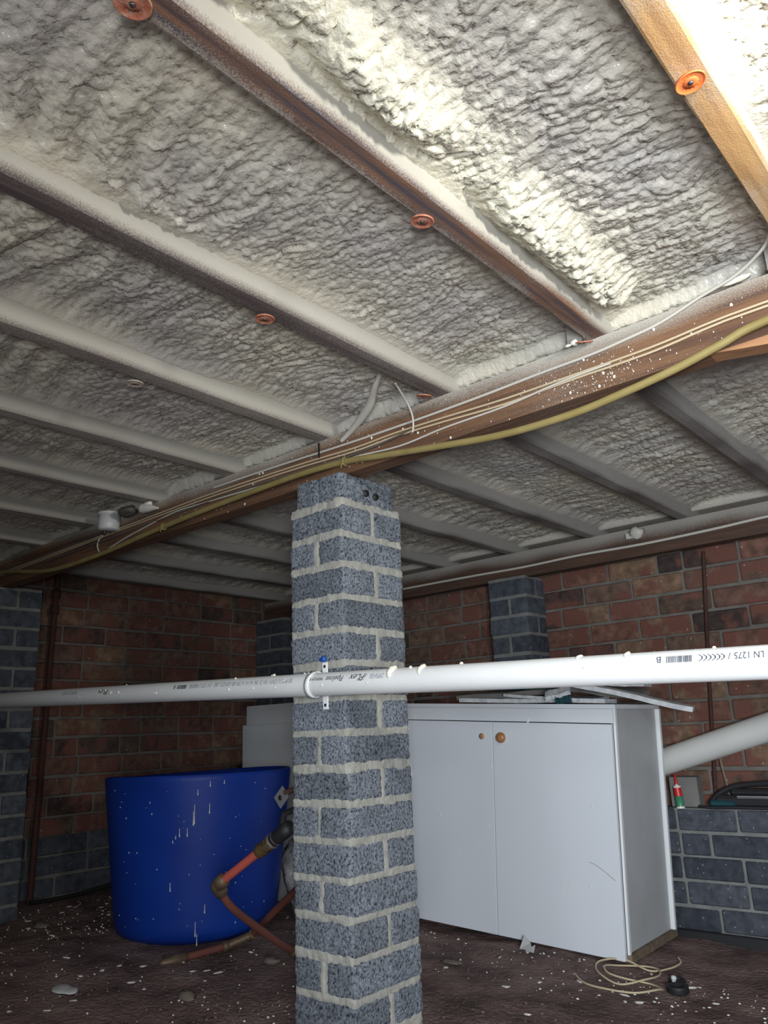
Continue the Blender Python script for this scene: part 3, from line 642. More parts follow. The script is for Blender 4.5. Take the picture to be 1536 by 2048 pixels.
# foam covered flat cable
b = MB(); b.tube(spline([(-1.165, 1.385, .872), (-1.20, 1.405, .858), (-1.252, 1.445, .842), (-1.31, 1.475, .828), (-1.371, 1.497, .812), (-1.42, 1.507, .797)], 6), [.006+.006*math.sin(PI*i/30)**2 for i in range(31)], 10)
tag(b.build('cable', M['cable_g']), 'foam-thickened grey cable slanting from the ceiling foam to the bearer', 'cable')
CP = [(.9, .735), (.3, .728), (0, .722)]+[(-.295, .709), (-.385, .691), (-.475, .672), (-.593, .656), (-.713, .646), (-.886, .650), (-1.103, .677), (-1.25, .697), (-1.375, .714), (-1.551, .722), (-1.771, .719), (-2.018, .712), (-2.299, .699), (-2.619, .680), (-2.993, .681), (-3.351, .735), (-3.6, .76)]
cable('conduit', [(x, 1.470+(.03 if x > .2 else 0), z) for x, z in CP], .0085, M['conduit'], 'olive yellow conduit sagging along the underside of the long bearer', 'conduit', n=12)
def tie(x, z, label):
    b = MB(); pts = [(x, 1.470+.0105*math.cos(a), z+.0105*math.sin(a)) for a in [2*PI*i/18 for i in range(19)]]
    b.tube(pts, .0022, 6); b.tube(spline([(x, 1.463, z+.008), (x+.002, 1.459, z-.002), (x-.006, 1.461, z-.014), (x-.011, 1.465, z-.017)]), .0018, 6)
    tag(b.build('cable_tie', M['conduit']), label, 'cable tie')
tie(-1.375, .714, 'yellow tie around the conduit just above the grey pier'); 
tie(-2.215, .703, 'small tie around the conduit right of the junction box')
b = MB(); b.box(-1.512, -1.507, CY-.006, CY-.003, .770, .815); tag(b.build('cable_clip', M['black']), 'thin black clip over the cables left of the grey pier top', 'clip')
# junction box
jb = empty('junction_box', (-2.585, 1.49, .800), (0, 0, .15))
b = MB(); b.lathe((0, -.012, 0), (0, 0, 1), ((-.036, .0), (-.036, .033), (-.031, .038), (.022, .040), (.022, 0)), 24); b.build('body', M['box'], jb)
b = MB(); b.lathe((0, -.012, 0), (0, 0, 1), ((.022, 0), (.022, .043), (.029, .043), (.031, .038), (.031, 0)), 24); b.build('lid', M['box'], jb)
b = MB(); b.tube([(-.01, -.02, -.034), (-.012, -.022, -.052)], .006, 8); b.build('cable_gland', M['blackp'], jb)
tag(jb, 'round white junction box on the bearer at the left of the photo', 'junction box')
b = MB(); b.blob((-2.35, 1.485, .803), .045, .02, .015, 21, .6, 14); b.tube([(-2.36, 1.48, .80), (-2.31, 1.476, .79), (-2.262, 1.474, .779)], [.018, .013, .003], 10)
tag(b.build('foam_lump', M['white']), 'pointed pale foam lump beside the junction box', 'foam lump')
b = MB(); b.blob((-2.45, 1.47, .808), .05, .03, .017, 33, .6, 14); tag(b.build('foam_lump', M['cable_d']), 'dark grey foam lump between the junction box and the pale foam point', 'foam lump')
b = MB(); b.blob((-1.315, 3.235, .797), .034, .016, .024, 5, .5, 10); b.box(-1.36, -1.30, 3.23, 3.258, .775, .80)
tag(b.build('bracket', M['cable_g']), 'small foam-covered bracket on the far bearer at right', 'bracket')
cable('cable', [(x, 3.252, .7+dz) for x, dz in ((.9, .07), (-.2, .068), (-.75, .062), (-1.0, .052), (-1.3, .046), (-1.6, .05), (-1.9, .044), (-2.3, .048), (-3.4, .05))], .006, M['cable_g'], 'grey cable fixed along the face of the far bearer on the right wall', n=8)

# ------------------------------------------------------------------ white PVC pipe
PA = Vector((.9, 1.447, .046)); PB = Vector((-3.78, 1.441, .211)); PR = .0292
def pz(x): return PA.z+(x-PA.x)*(PB.z-PA.z)/(PB.x-PA.x)
def py(x): return PA.y+(x-PA.x)*(PB.y-PA.y)/(PB.x-PA.x)
pipe = MB(); pipe.tube([PA+(PB-PA)*t/40 for t in range(41)], PR, 40)
pipe = pipe.build('pvc_pipe', M['pvc']); tag(pipe, 'long white pvc drain pipe with printed lettering strapped across the grey pier', 'pipe')
def pipe_text(txt, x_start, h, phi0, m, name='printed_text', squash=1.0, italic=0.0):
    """lettering upside down on the pipe: reads from +X towards -X"""
    cu = bpy.data.curves.new('t', 'FONT'); cu.body = txt; cu.size = h*1.38; cu.shear = italic
    to = bpy.data.objects.new('t', cu); C.objects.link(to); dg = bpy.context.evaluated_depsgraph_get(); dg.update()
    me = bpy.data.meshes.new_from_object(to.evaluated_get(dg)); bpy.data.objects.remove(to)
    Rr = PR+.0011
    for v in me.vertices:
        u, w_ = v.co.x*squash, v.co.y; x = x_start-u; phi = phi0-w_/PR
        v.co = (x, py(x)-Rr*math.cos(phi), pz(x)+Rr*math.sin(phi))
    me.materials.clear(); me.materials.append(m)
    o = bpy.data.objects.new(name, me); C.objects.link(o); o.parent = pipe
    xs = [v.co.x for v in me.vertices]; return min(xs)
def marks(x_start, kind, h, phi0, m, name='printed_mark'):
    b = MB(); Rr = PR+.0008
    def pt(u, w_): x = x_start-u; phi = phi0-w_/PR; return (x, py(x)-Rr*math.cos(phi), pz(x)+Rr*math.sin(phi))
    def quad(u0, u1, sh=0):
        n = 3
        for i in range(n):
            a, c = h*i/n, h*(i+1)/n
            if kind == 'chev':
                s0 = .009*(abs(a-h/2)/(h/2)); s1 = .009*(abs(c-h/2)/(h/2))
            elif kind == 'slash': s0 = .008*i/n; s1 = .008*(i+1)/n
            else: s0 = s1 = 0
            b.add([pt(u0+s0, a), pt(u1+s0, a), pt(u1+s1, c), pt(u0+s1, c)], [(0, 1, 2, 3)])
    if kind == 'bars':
        rb = random.Random(5); u = 0
        while u < .045: wv = rb.choice((.0007, .0012, .0018)); quad(u, u+wv); u += wv+rb.choice((.0006, .001))
    else:
        for i in range(6): quad(i*.0075, i*.0075+.0022)
    b.build(name, m, pipe)
ph = .62; hh = .0125
def run(x, big=True, dark=M['ink'], faint=M['ink2']):
    if big:
        x = pipe_text('DPSH50', x, hh, ph, faint, squash=.72)-.010
        x = pipe_text('iPLex', x, .0175, ph+.05, dark, squash=1.0, italic=.5)-.018
        x = pipe_text('Pipelines', x, .0145, ph, dark, squash=.85, italic=.35)-.010
        x = pipe_text('PREMIUM RES', x, .0085, ph-.05, dark, squash=.8)-.055
        x = pipe_text('50 PVC-U DWV SH 21 04 16 14 14 3W:08 AS/NZS 1260', x, hh, ph, faint, squash=.80)-.012
    x = pipe_text('LN 1275', x, hh, ph, dark if not big else faint, squash=.8)-.006
    x = pipe_text('/', x, hh, ph, dark)-.002
    marks(x, 'chev', hh, ph, dark); x -= .060
    marks(x, 'bars', hh, ph, dark); x -= .054
    pipe_text('B', x, hh, ph, dark)
run(-1.222)
run(-.385, False)
pipe_text('50 PVC-U DWV', -2.62, hh, ph, M['ink2'], squash=.9)
pipe_text('iPLex', -2.42, .018, ph, M['ink'], squash=1.1)
b = MB(); rs = random.Random(12)
for i in range(26):
    x = rs.uniform(-2.6, -.42); a = rs.choice((1.4, 1.5, 1.2, .2, -.1, .5)); r = rs.uniform(.0015, .004)
    b.blob((x, py(x)-(PR+.0005)*math.cos(a), pz(x)+(PR+.0005)*math.sin(a)), r*1.4, r, r, i, .4, 6)
for x, L, sz in ((-1.205, .035, 1.5), (-1.118, .03, 1.1), (-.73, .016, .5), (-.63, .02, .6), (-1.63, .0, .8)):      # foam drips over the pipe
    for j in range(7):
        a = 1.45-j*L/7/PR*1.05; rr = .0055*sz*(1-.35*abs(j-3)/3)
        b.blob((x+.002*math.sin(j), py(x)-(PR+.001)*math.cos(a), pz(x)+(PR+.001)*math.sin(a)), rr, rr*.7, rr, j+int(x*50), .4, 8)
b.build('foam_drips', M['cream'], pipe)['kind'] = 'stuff'
# clip
clip = empty('pipe_clip', (-1.478, py(-1.478), pz(-1.478)))
b = MB(); n = 40; vs = []; fs = []
for i in range(n+1):
    a = 2*PI*i/n
    for dx, rr in ((-.0085, PR+.0012), (-.0085, PR+.0034), (.0085, PR+.0034), (.0085, PR+.0012)):
        vs.append((dx+.008*math.sin(a)*.6, -rr*math.cos(a), rr*math.sin(a)))
for i in range(n):
    for k in range(4): fs.append((i*4+k, (i+1)*4+k, (i+1)*4+(k+1) % 4, i*4+(k+1) % 4))
b.add(vs, fs, True); b.build('strap', M['strap'], clip)
b = MB(); x0 = .004; yb = 1.480-py(-1.478)
b.box(x0-.0095, x0+.0095, yb-.0035, yb-.001, -.062, .058, .001); b.build('bracket', M['strap'], clip)
for z in (.047, -.051):
    b = MB(); b.lathe((x0, yb-.004, z), (0, -1, 0), ((0, .0042), (.0005, .0042), (.0006, 0)), 12); b.build('screw_hole', M['black'], clip)
tag(clip, 'white pipe clip holding the drain pipe to the grey pier', 'pipe clip')
b = MB(); b.lathe((-1.474, 1.480, .196), (0, -1, 0), ((0, .006), (.006, .008), (.012, .006), (.013, 0)), 10); b.box(-1.492, -1.484, 1.474, 1.479, .190, .200, .001)
tag(b.build('wall_plug', M['bluep']), 'small blue plastic plug in the pier above the pipe clip', 'plug')

# ------------------------------------------------------------------ cabinet
cab = empty('storage_cabinet', (-1.353, 2.802, -.776), (0, .058, .03))
CW, CD, CH = 1.06, .440, .850
b = MB(); t = .016
b.box(-CW, 0, .0, CD, CH-t, CH, .001)                       # top
b.box(-CW, -CW+t, .018, CD-.012, .0, CH-t); b.box(-CW+t, -t, .02, CD, .03, .03+t)
b.box(-CW+t, -.006, .0, .017, CH-.068, CH-t-.0005, .001)      # fascia
b.build('carcass', M['lam'], cab)
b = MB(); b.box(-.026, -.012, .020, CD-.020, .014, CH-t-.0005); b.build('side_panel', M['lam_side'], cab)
b = MB(); b.box(-.010, -.001, .0, .016, .014, CH-t, .0008); b.box(-.030, .003, CD-.014, CD+.004, .004, CH-t-.001, .001); b.build('edge_strip', M['lam_edge'], cab)
b = MB(); b.box(-.055, .004, .004, CD+.006, -.012, .0135, .001); b.box(-CW, -.055, .03, .05, -.012, .03); b.build('base_board', M['raw'], cab)
for x0, x1, kn in ((-.5135, -.012, True), (-CW+.002, -.5165, False)):
    b = MB(); b.box(x0, x1, -.017, -.001, -.004, CH-.071, .0012); d = b.build('door', M['lam'], cab)
    if kn:
        b = MB(); b.lathe((-.465, -.017, CH-.130), (0, -1, 0), ((0, .010), (.006, .009), (.010, .015), (.018, .0205), (.026, .019), (.031, .010), (.032, 0)), 24); b.build('knob', M['knob'], d)
    else:
        b = MB(); b.lathe((-.567, -.0172, CH-.128), (0, -1, 0), ((0, .0125), (.0015, .012), (.002, 0)), 20); k_ = b.build('knob_base', M['dot'], d); k_['label'] = 'round mark of bare wood where a knob is missing'
b = MB(); rs = random.Random(31)
for i in range(46):
    x = -rs.random()**.7*1.0; x = -1.0-x*.9 if rs.random() < .6 else x; x = max(-1.04, min(-.02, x)); z = rs.uniform(.05, CH-.02); r = rs.uniform(.0012, .003)
    b.blob((x, -.0178 if z < CH-.072 else -.0008, z), r, r*.5, r*rs.choice((1, 1.4, 2.5)), i, .3, 6)
for x, z, L in ((-.93, .60, .045), (-.925, .57, .02), (-.94, .76, .02), (-.36, .80, .03), (-.365, .785, .012)):
    b.tube([(x, -.0178 if z < CH-.072 else -.0008, z), (x+.001, -.0178 if z < CH-.072 else -.0008, z-L)], [.0012, .0034], 8)
b.build('foam_splash', M['white'], cab)['kind'] = 'stuff'
b = MB(); b.tube([(-.125, -.0172, .30), (-.10, -.0174, .293), (-.06, -.0174, .270), (-.03, -.0174, .25)], .0007, 5); b.build('scratch', M['raw'], cab)
tag(cab, 'white two-door laminate cabinet with one wooden knob standing on the earth behind the pier', 'cabinet')

# boards piled on the cabinet
CM = Matrix.Translation((-1.353, 2.802, -.776)) @ Matrix.Rotation(.03, 4, 'Z') @ Matrix.Rotation(.058, 4, 'Y')
def scrap(name, c, size, rot, m, label, cat='board', group='scrap boards on the cabinet', sd=0):
    """broken-edged strip"""
    L, Wd, T = size; T *= 1.4; b = MB(); n = 14; rnd = random.Random(sd); vs = []; fs = []
    for i in range(n+1):
        x = L*(i/n-.5); e = .10*Wd*(rnd.random()-.5); e2 = .10*Wd*(rnd.random()-.5); s = .0015*(rnd.random()-.5); bend = .10*T*math.sin(i*.7+sd)
        for y, z in ((-Wd/2+e, -T/2), (Wd/2+e2, -T/2), (Wd/2+e2, T/2), (-Wd/2+e, T/2)): vs.append((x, y, z+s+bend))
    for i in range(n):
        for k in range(4): fs.append((i*4+k, i*4+(k+1) % 4, (i+1)*4+(k+1) % 4, (i+1)*4+k))
    fs.append((3, 2, 1, 0)); fs.append((n*4, n*4+1, n*4+2, n*4+3)); b.add(vs, fs)
    o = b.build(name, m); o.matrix_world = CM @ Matrix.Translation(c) @ Matrix.Rotation(rot[2], 4, 'Z') @ Matrix.Rotation(rot[1], 4, 'Y') @ Matrix.Rotation(rot[0], 4, 'X')
    tag(o, label, cat, group); return o
scrap('scrap_board', (-.42, .17, CH+.013), (.66, .12, .012), (0, .0, .03), M['paint'], 'longest white scrap board lying flat at the front of the cabinet top', sd=1)
scrap('scrap_board', (-.45, .30, CH+.030), (.56, .12, .010), (.08, .035, -.12), M['paint'], 'white scrap board in the middle of the pile on the cabinet', sd=2)
scrap('scrap_board', (-.035, .16, CH+.040), (.52, .060, .013), (.1, .215, .22), M['paint'], 'white scrap board hanging over the right end of the cabinet top', sd=3)
scrap('scrap_board', (-.17, .30, CH+.084), (.36, .10, .013), (.0, .04, .06), M['paint'], 'white topmost scrap board at the right of the pile under the pipe', sd=4)
scrap('scrap_board', (-.16, .28, CH+.056), (.34, .10, .016), (.2, .12, .0), M['grey'], 'grey brown scrap board wedged under the topmost white one', sd=5)
scrap('scrap_board', (-.60, .24, CH+.042), (.42, .12, .014), (.1, -.06, .20), M['grey'], 'dark grey scrap board at the left of the pile', sd=6)
scrap('scrap_board', (-.36, .12, CH+.026), (.34, .05, .008), (.0, .05, -.06), M['paint'], 'short thin white slat near the front of the pile', sd=7)
scrap('scrap_sheet', (-.235, .06, CH+.020), (.06, .04, .020), (.3, -.2, .5), M['teal'], 'small blue scrap in the middle of the pile on the cabinet', 'scrap', sd=8)
scrap('scrap_sheet', (-.255, .055, CH+.042), (.10, .05, .012), (.5, -.25, .3), M['paint'], 'crumpled white scrap resting on the small blue one', 'scrap', sd=12)
scrap('scrap_sheet', (-.45, .34, CH+.066), (.52, .12, .008), (.0, .0, .05), M['teal'], 'dark blue-green sheet showing at the back of the pile under the pipe', 'sheet', sd=9)

# ------------------------------------------------------------------ second pipe and things on the ledge
b = MB(); b.tube([(-1.80, 3.342, -.281), (-1.326, 3.340, -.144), (-.945, 3.338, -.034), (.3, 3.33, .326)], .0525, 32)
tag(b.build('pvc_pipe', M['pvc_old']), 'dull white pipe sloping up to the right behind the cabinet', 'pipe')
b = MB(); b.box(-1.36, -1.245, 3.345, 3.405, -.331, -.215, .004); rotb = b.build('concrete_block', M['grey']); tag(rotb, 'dark grey block standing on the ledge right behind the cabinet', 'block')
ct = empty('sealant_tube', (-1.318, 3.332, -.333), (0, -.06, 0))
b = MB(); b.lathe((0, 0, 0), (0, 0, 1), ((0, 0), (0, .0165), (.004, .0165), (.045, .0160), (.045, 0)), 16); b.build('body', M['tube_g'], ct)
b = MB(); b.lathe((0, 0, 0), (0, 0, 1), ((.045, .0163), (.078, .0155)), 16); b.build('red_band', M['tube_r'], ct)
b = MB(); b.lathe((0, 0, 0), (0, 0, 1), ((.078, .0158), (.084, .0150), (.086, .006), (.092, .006)), 16); b.build('shoulder', M['tube_w'], ct)
b = MB(); b.lathe((0, 0, 0), (0, 0, 1), ((-.001, .017), (.006, .017)), 16); b.build('base_ring', M['tube_w'], ct)
b = MB(); b.lathe((0, 0, 0), (0, 0, 1), ((.090, .0068), (.13, .003), (.131, 0)), 12); b.build('nozzle', M['tube_r'], ct)
tag(ct, 'red and green sealant tube standing on the ledge behind the cabinet', 'tube')
pt_ = empty('power_tool', (-1.08, 3.365, -.333))
b = MB(); b.box(-.10, .30, -.035, .035, .004, .050, .012); b.box(-.04, .28, -.03, .03, .048, .074, .010); b.build('housing', M['blackp'], pt_)
b = MB(); b.tube(spline([(-.125, -.01, .012), (-.09, -.01, .05), (-.02, -.01, .082), (.10, -.01, .094), (.26, -.01, .096)]), .011, 10); b.build('handle', M['blackp'], pt_)
b = MB(); b.box(-.12, -.02, -.04, .02, .006, .034, .008); b.build('teal_cover', M['teal'], pt_)
b = MB(); b.box(-.01, .29, -.045, -.038, .040, .050, .002); b.build('guide_bar', M['tin'], pt_)
tag(pt_, 'black and teal power tool with silver bar on the ledge at the right edge', 'power tool')
b = MB(); b.tube(spline([(-1.24, 3.325, -.325), (-1.18, 3.315, -.328), (-1.05, 3.312, -.325), (-.7, 3.312, -.327), (-.3, 3.315, -.327)]), .006, 8)
tag(b.build('cable', M['black']), 'thin black lead lying along the front of the ledge', 'cable')
b = MB(); b.tube(spline([(-1.158, 3.40, -.14), (-1.15, 3.395, -.2), (-1.135, 3.385, -.29), (-1.13, 3.38, -.325)]), .005, 8)
tag(b.build('stick', M['raw']), 'short brown stick leaning on the wall behind the ledge', 'stick')
b = MB(); b.box(-1.40, .3, 3.295, 3.314, -.85, -.775, .004); tag(b.build('plastic_strip', M['black']), 'black plastic strip along the foot of the dark block base at right', 'strip')

# ------------------------------------------------------------------ rods
b = MB(); b.tube([(-3.735, 1.875, .83), (-3.735, 1.866, .1), (-3.735, 1.855, -.69)], .0135, 12); rod = b.build('pipe_body', M['rust'])
rr = empty('iron_pipe', (-3.735, 1.855, -.67)); rod.parent = rr; rod.matrix_parent_inverse = Matrix.Translation((3.735, -1.855, .67))
for z in (.735, .655):
    b = MB(); b.lathe((0, (z+.67)*.0132, z+.67), (0, 0, 1), ((-.02, .014), (-.02, .021), (.02, .021), (.02, .014)), 14); b.build('coupling', M['rust'], rr)
tag(rr, 'rusty vertical iron pipe with couplings in front of the left brick wall', 'pipe')
b = MB(); b.tube([(-1.099, 3.405, .70), (-1.15, 3.405, .22), (-1.195, 3.405, -.27), (-1.198, 3.405, -.31)], .0075, 10)
tag(b.build('iron_rod', M['rust']), 'thin rusty rod running down the right brick wall', 'rod')

# ------------------------------------------------------------------ blue drum
drum = empty('drum', (-2.892, 2.138, -.716), (.0, .0, 0))
def drum_profile():
    b = MB(); n = 72; rows = 30; vs = []; fs = []
    H0 = .607
    def rim(th): d = (th-1.9+PI) % (2*PI)-PI; e = (th+2.6+PI) % (2*PI)-PI; return H0-.010 - .014*math.exp(-((d-.7)/.8)**2) - .018*math.exp(-(e/.6)**2)
    for side in (0, 1):
        for i in range(rows+1):
            s = i/rows
            for k in range(n):
                th = 2*PI*k/n; h = rim(th)*s
                r = .312+.068*min(1, (h/.60))**.9
                if s < .06: r -= .03*(1-s/.06)**2
                r *= 1+.010*math.sin(2*th+1.0)*s+.004*noise.noise(Vector((math.cos(th)*2, math.sin(th)*2, h*4)))
                r += .006*math.exp(-((h-.60)/.02)**2)*0
                if side: r -= .006
                vs.append((r*math.cos(th), r*math.sin(th), h+(.004 if side else 0)))
    m = (rows+1)*n
    for i in range(rows):
        for k in range(n):
            a = i*n+k; c = i*n+(k+1) % n; fs.append((a, c, c+n, a+n)); fs.append((m+a, m+a+n, m+c+n, m+c))
    for k in range(n):
        a = rows*n+k; c = rows*n+(k+1) % n; fs.append((a, c, m+c, m+a))
    fs.append(tuple(range(n))[::-1]); fs.append(tuple(m+k for k in range(n)))
    b.add(vs, fs, True); return b
drum_profile().build('body', M['drum'], drum)
b = MB(); rs = random.Random(77)
camdir = math.atan2(-2.14, 2.925)
def dpt(th, h, e=.001):
    r = .312+.068*min(1, (h/.60))**.9+e; r *= 1+.010*math.sin(2*th+1.0)*h/.607; return Vector((r*math.cos(th), r*math.sin(th), h))
for a, h, L in ((.10, .60, .035), (-.02, .665, .02), (-.06, .57, .05), (-.05, .60, .07), (-.20, .50, .03), (-.24, .47, .012), (-.27, .45, .010), (-.12, .50, .03), (-.3, .27, .03), (-.02, .10, .05), (.30, .30, .025), (.0, .05, .04), (.08, .17, .03), (-.52, .62, .006), (-.50, .57, .006), (-.85, .55, .005), (-.82, .40, .005), (-.7, .40, .004), (-.45, .33, .004), (-.2, .16, .004), (-.75, .12, .004), (.45, .08, .006), (.42, .25, .005), (.1, .70, .02), (.24, .70, .014)):
    h *= .82; p = dpt(camdir+a, h); q = dpt(camdir+a, h-L); b.tube([p, (p+q)/2, q], [.0012, .0012, .0026], 6)
for i in range(40):
    p = dpt(camdir+rs.uniform(-1.1, .9), rs.uniform(.05, .57)); r = rs.uniform(.0012, .0022); b.blob(p, r, r, r, i, .2, 6)
b.build('foam_splash', M['white'], drum)['kind'] = 'stuff'
tag(drum, 'large open-topped blue plastic drum standing on the earth left of the grey pier', 'drum')
b = MB(); b.add([(-3.42, 2.76, -.72), (-2.9, 2.76, -.72), (-2.9, 2.76, .02), (-3.16, 2.76, -.055), (-3.42, 2.76, -.125), (-3.42, 2.78, -.72), (-2.9, 2.78, -.72), (-2.9, 2.78, .02), (-3.16, 2.78, -.055), (-3.42, 2.78, -.125)],
      [(0, 1, 2, 3, 4), (9, 8, 7, 6, 5), (0, 5, 6, 1), (1, 6, 7, 2), (2, 7, 8, 3), (3, 8, 9, 4), (4, 9, 5, 0)])
tag(b.build('dark_sheet', M['polypipe']), 'near-black sheet with sloping top edge behind the drum, left of the pale panel', 'sheet')
# board behind drum
b = MB(); b.box(-3.197, -2.75, 2.640, 2.655, -.71, .165, .002); b.box(-3.205, -2.76, 2.622, 2.637, -.71, .073, .002)
tag(b.build('white_panel', M['lam_side']), 'pale panel standing upright behind the blue drum', 'panel')

# ------------------------------------------------------------------ plumbing beside the pier
def P3(x, y, z): return Vector((x, y, z))
E1 = P3(-2.055, 1.585, -.412); V1 = P3(-1.80, 1.61, -.262)      # elbow, valve
d1 = (V1-E1).normalized()
b = MB(); b.tube([E1+d1*.03, E1+d1*.21], .0125, 16); tp = empty('tap_riser', E1); 
def child(mb, name, m, root):
    o = mb.build(name, m, root); o.matrix_parent_inverse = Matrix.Translation(-Vector(root.location)); return o
child(b, 'red_pipe', M['redpipe'], tp)
b = MB(); b.lathe(E1+d1*.005, d1, ((0, .015), (.012, .019), (.016, .021), (.034, .021), (.040, .0165), (.045, .013)), 20)
E2 = P3(-2.075, 1.72, -.52); d2 = (E2-E1).normalized()
b.tube(spline([E1+d1*.022, E1+d1*.006, E1+d2*.006, E1+d2*.022], 5), .0175, 16); b.lathe(E1+d2*.005, d2, ((0, .014), (.012, .019), (.030, .0195), (.036, .014)), 20)
child(b, 'brass_elbow', M['oldbrass'], tp)
b = MB(); b.lathe(E1+d1*.195, d1, ((0, .013), (.006, .018), (.020, .0205), (.028, .018), (.034, .020), (.040, .0195)), 20); child(b, 'brass_nut', M['brass'], tp)
b = MB(); b.lathe(E1+d1*.235, d1, ((0, .019), (.024, .021), (.030, .017)), 6, False); child(b, 'hex_body', M['oldbrass'], tp)
b = MB(); b.lathe(E1+d1*.262, d1, ((0, .0215), (.003, .0225), (.006, .0215)), 20); b.lathe(E1+d1*.274, d1, ((0, .016), (.004, .020), (.008, .016)), 20); child(b, 'steel_ring', M['steel'], tp)
b = MB(); b.lathe(E1+d1*.268, d1, ((0, .018), (.02, .02), (.05, .022), (.075, .02), (.078, 0)), 14); b.tube([(-1.80, 1.615, -.25), (-1.79, 1.618, -.205), (-1.74, 1.63, -.19)], .010, 8); child(b, 'valve', M['black'], tp)
DR = [E1+d2*.02, P3(-2.068, 1.66, -.485), P3(-2.100, 1.80, -.575), P3(-2.125, 1.9, -.636), P3(-2.135, 1.985, -.685), P3(-2.138, 2.05, -.735)]
# keep the descending pipe on the line seen from the front
b = MB(); b.tube(spline(DR, 8), .0115, 14); child(b, 'descending_pipe', M['oldred'], tp)
b = MB(); b.lathe(P3(-2.135, 1.975, -.680), (-.05, .6, -.42), ((-.02, .013), (-.015, .017), (.02, .018), (.025, .013)), 16); child(b, 'ground_fitting', M['oldbrass'], tp)
tag(tp, 'red plastic water pipe with brass elbow and black valve beside the pier', 'water pipe')
lp = empty('ground_pipe', (-2.549, 1.788, -.715))
A0 = P3(-2.549, 1.788, -.718); A1 = P3(-2.494, 1.98, -.703); A2 = P3(-2.440, 2.05, -.675); A3 = P3(-2.08, 1.95, -.47)
b = MB(); b.tube([A0, A1], .0125, 14); b.tube([A2, (A2+A3)/2+P3(0, 0, .004), A3, A3+(A3-A2)*.3], .0125, 14); child(b, 'red_pipe', M['oldred'], lp)
b = MB(); dd = (A1-A0).normalized(); b.lathe(A1, dd, ((-.02, .013), (-.02, .018), (.0, .018), (.004, .015), (.04, .016), (.06, .014)), 16); b.lathe(A2, (A3-A2), ((-.03, .015), (-.01, .018), (.014, .018), (.016, .013)), 16)
b.tube([A1, (A1+A2)/2, A2], .0155, 12)
child(b, 'brass_coupling', M['oldbrass'], lp); b = MB()
b.lathe(A0, -dd, ((-.05, .013), (-.05, .019), (-.01, .02), (.02, .017), (.04, .014), (.05, 0)), 16); b.tube([A0-dd*.03, A0-dd*.03+P3(-.05, .035, .004)], .008, 10)
child(b, 'end_fitting', M['oldbrass'], lp)
tag(lp, 'dusty red pipe with couplings lying on the earth below the blue drum', 'water pipe')
# strap / bracket at pier's back edge
b = MB(); b.box(-1.640, -1.6095, 1.716, 1.742, -.78, .12, .002); tag(b.build('timber_strip', M['rust']), 'narrow rust-brown strip standing against the left side of the grey pier', 'strip')
b = MB(); mt = Matrix.Translation((-1.803, 1.62, -.164)) @ Matrix.Rotation(-.75, 4, 'Y')
b.box(-.022, .026, -.0015, .0015, -.018, .022, 0, mt); br = b.build('metal_bracket', M['steel']); tag(br, 'small light metal bracket with a hole beside the pier above the valve', 'bracket')
b = MB(); b.lathe((-1.806, 1.6175, -.163), (0, -1, 0), ((0, .0075), (.0006, .0075), (.0007, 0)), 12); b.build('screw_hole', M['black'], br)
b = MB(); b.tube([(-1.79, 1.62, -.15), (-1.70, 1.66, -.12), (-1.625, 1.73, -.12)], .008, 8); b.build('arm', M['rust'], br)
# plastic bag
b = MB(); vs = []; fs = []; n = 48; m = 30
for i in range(m+1):
    ph = PI*i/m
    for k in range(n):
        th = 2*PI*k/n; d = Vector((math.sin(ph)*math.cos(th), math.sin(ph)*math.sin(th), math.cos(ph)))
        q = .85+.35*noise.noise(d*1.6)-.22*abs(noise.noise(d*4.2+Vector((3, 1, 2))))-.10*abs(noise.noise(d*9))
        vs.append((-2.63+d.x*.115*q, 2.50+d.y*.10*q, max(-.735, -.565+d.z*.20*q*(1.15 if d.z > 0 else 1))))
for i in range(m):
    for k in range(n): fs.append((i*n+k, (i+1)*n+k, (i+1)*n+(k+1) % n, i*n+(k+1) % n))
b.add(vs, fs, True)
tag(b.build('plastic_bag', M['bag']), 'crumpled cloudy plastic bag between the blue drum and the pier', 'bag')

# ------------------------------------------------------------------ ground clutter
def fz(x, y):
    p = Vector((x, y, 0)); return floor_z(x, y)+.018*noise.noise(p*2.2)+.008*noise.noise(p*9)+.004*noise.noise(p*24)
def on(x, y, dz=0): return (x, y, fz(x, y)+dz)
b = MB(); b.tube(spline([on(-3.70, 1.84, .012), on(-3.73, 2.0, .012), (-3.74, 2.2, fz(-3.74, 2.2)+.02), (-3.74, 2.45, fz(-3.74, 2.45)+.05), (-3.74, 3.1, fz(-3.74, 3.1)+.06)]), .010, 10)
tag(b.build('poly_pipe', M['polypipe']), 'black poly pipe lying along the foot of the left brick wall', 'pipe')
b = MB(); x, y, z = on(-3.66, 1.66, .018); b.tube([(x-.01, y-.25, z), (x, y, z), (x, y+.03, z)], .009, 10); b.lathe((x, y, z), (0, 1, 0), ((-.015, .009), (-.015, .014), (.02, .014), (.02, .009)), 12); b.lathe((x, y+.03, z), (0, 1, 0), ((-.005, .009), (-.005, .015), (.012, .015), (.012, 0)), 12)
tag(b.build('pipe_fitting', M['palefit']), 'cream plastic pipe fitting on the ground at the left edge', 'fitting')
b = MB(); x, y, z = on(-2.552, 1.402, .004); b.blob((x, y, z), .052, .034, .008, 2, .4, 16, True); tag(b.build('foam_splat', M['box']), 'flat pale round foam splat on the ground at lower left', 'foam splat')
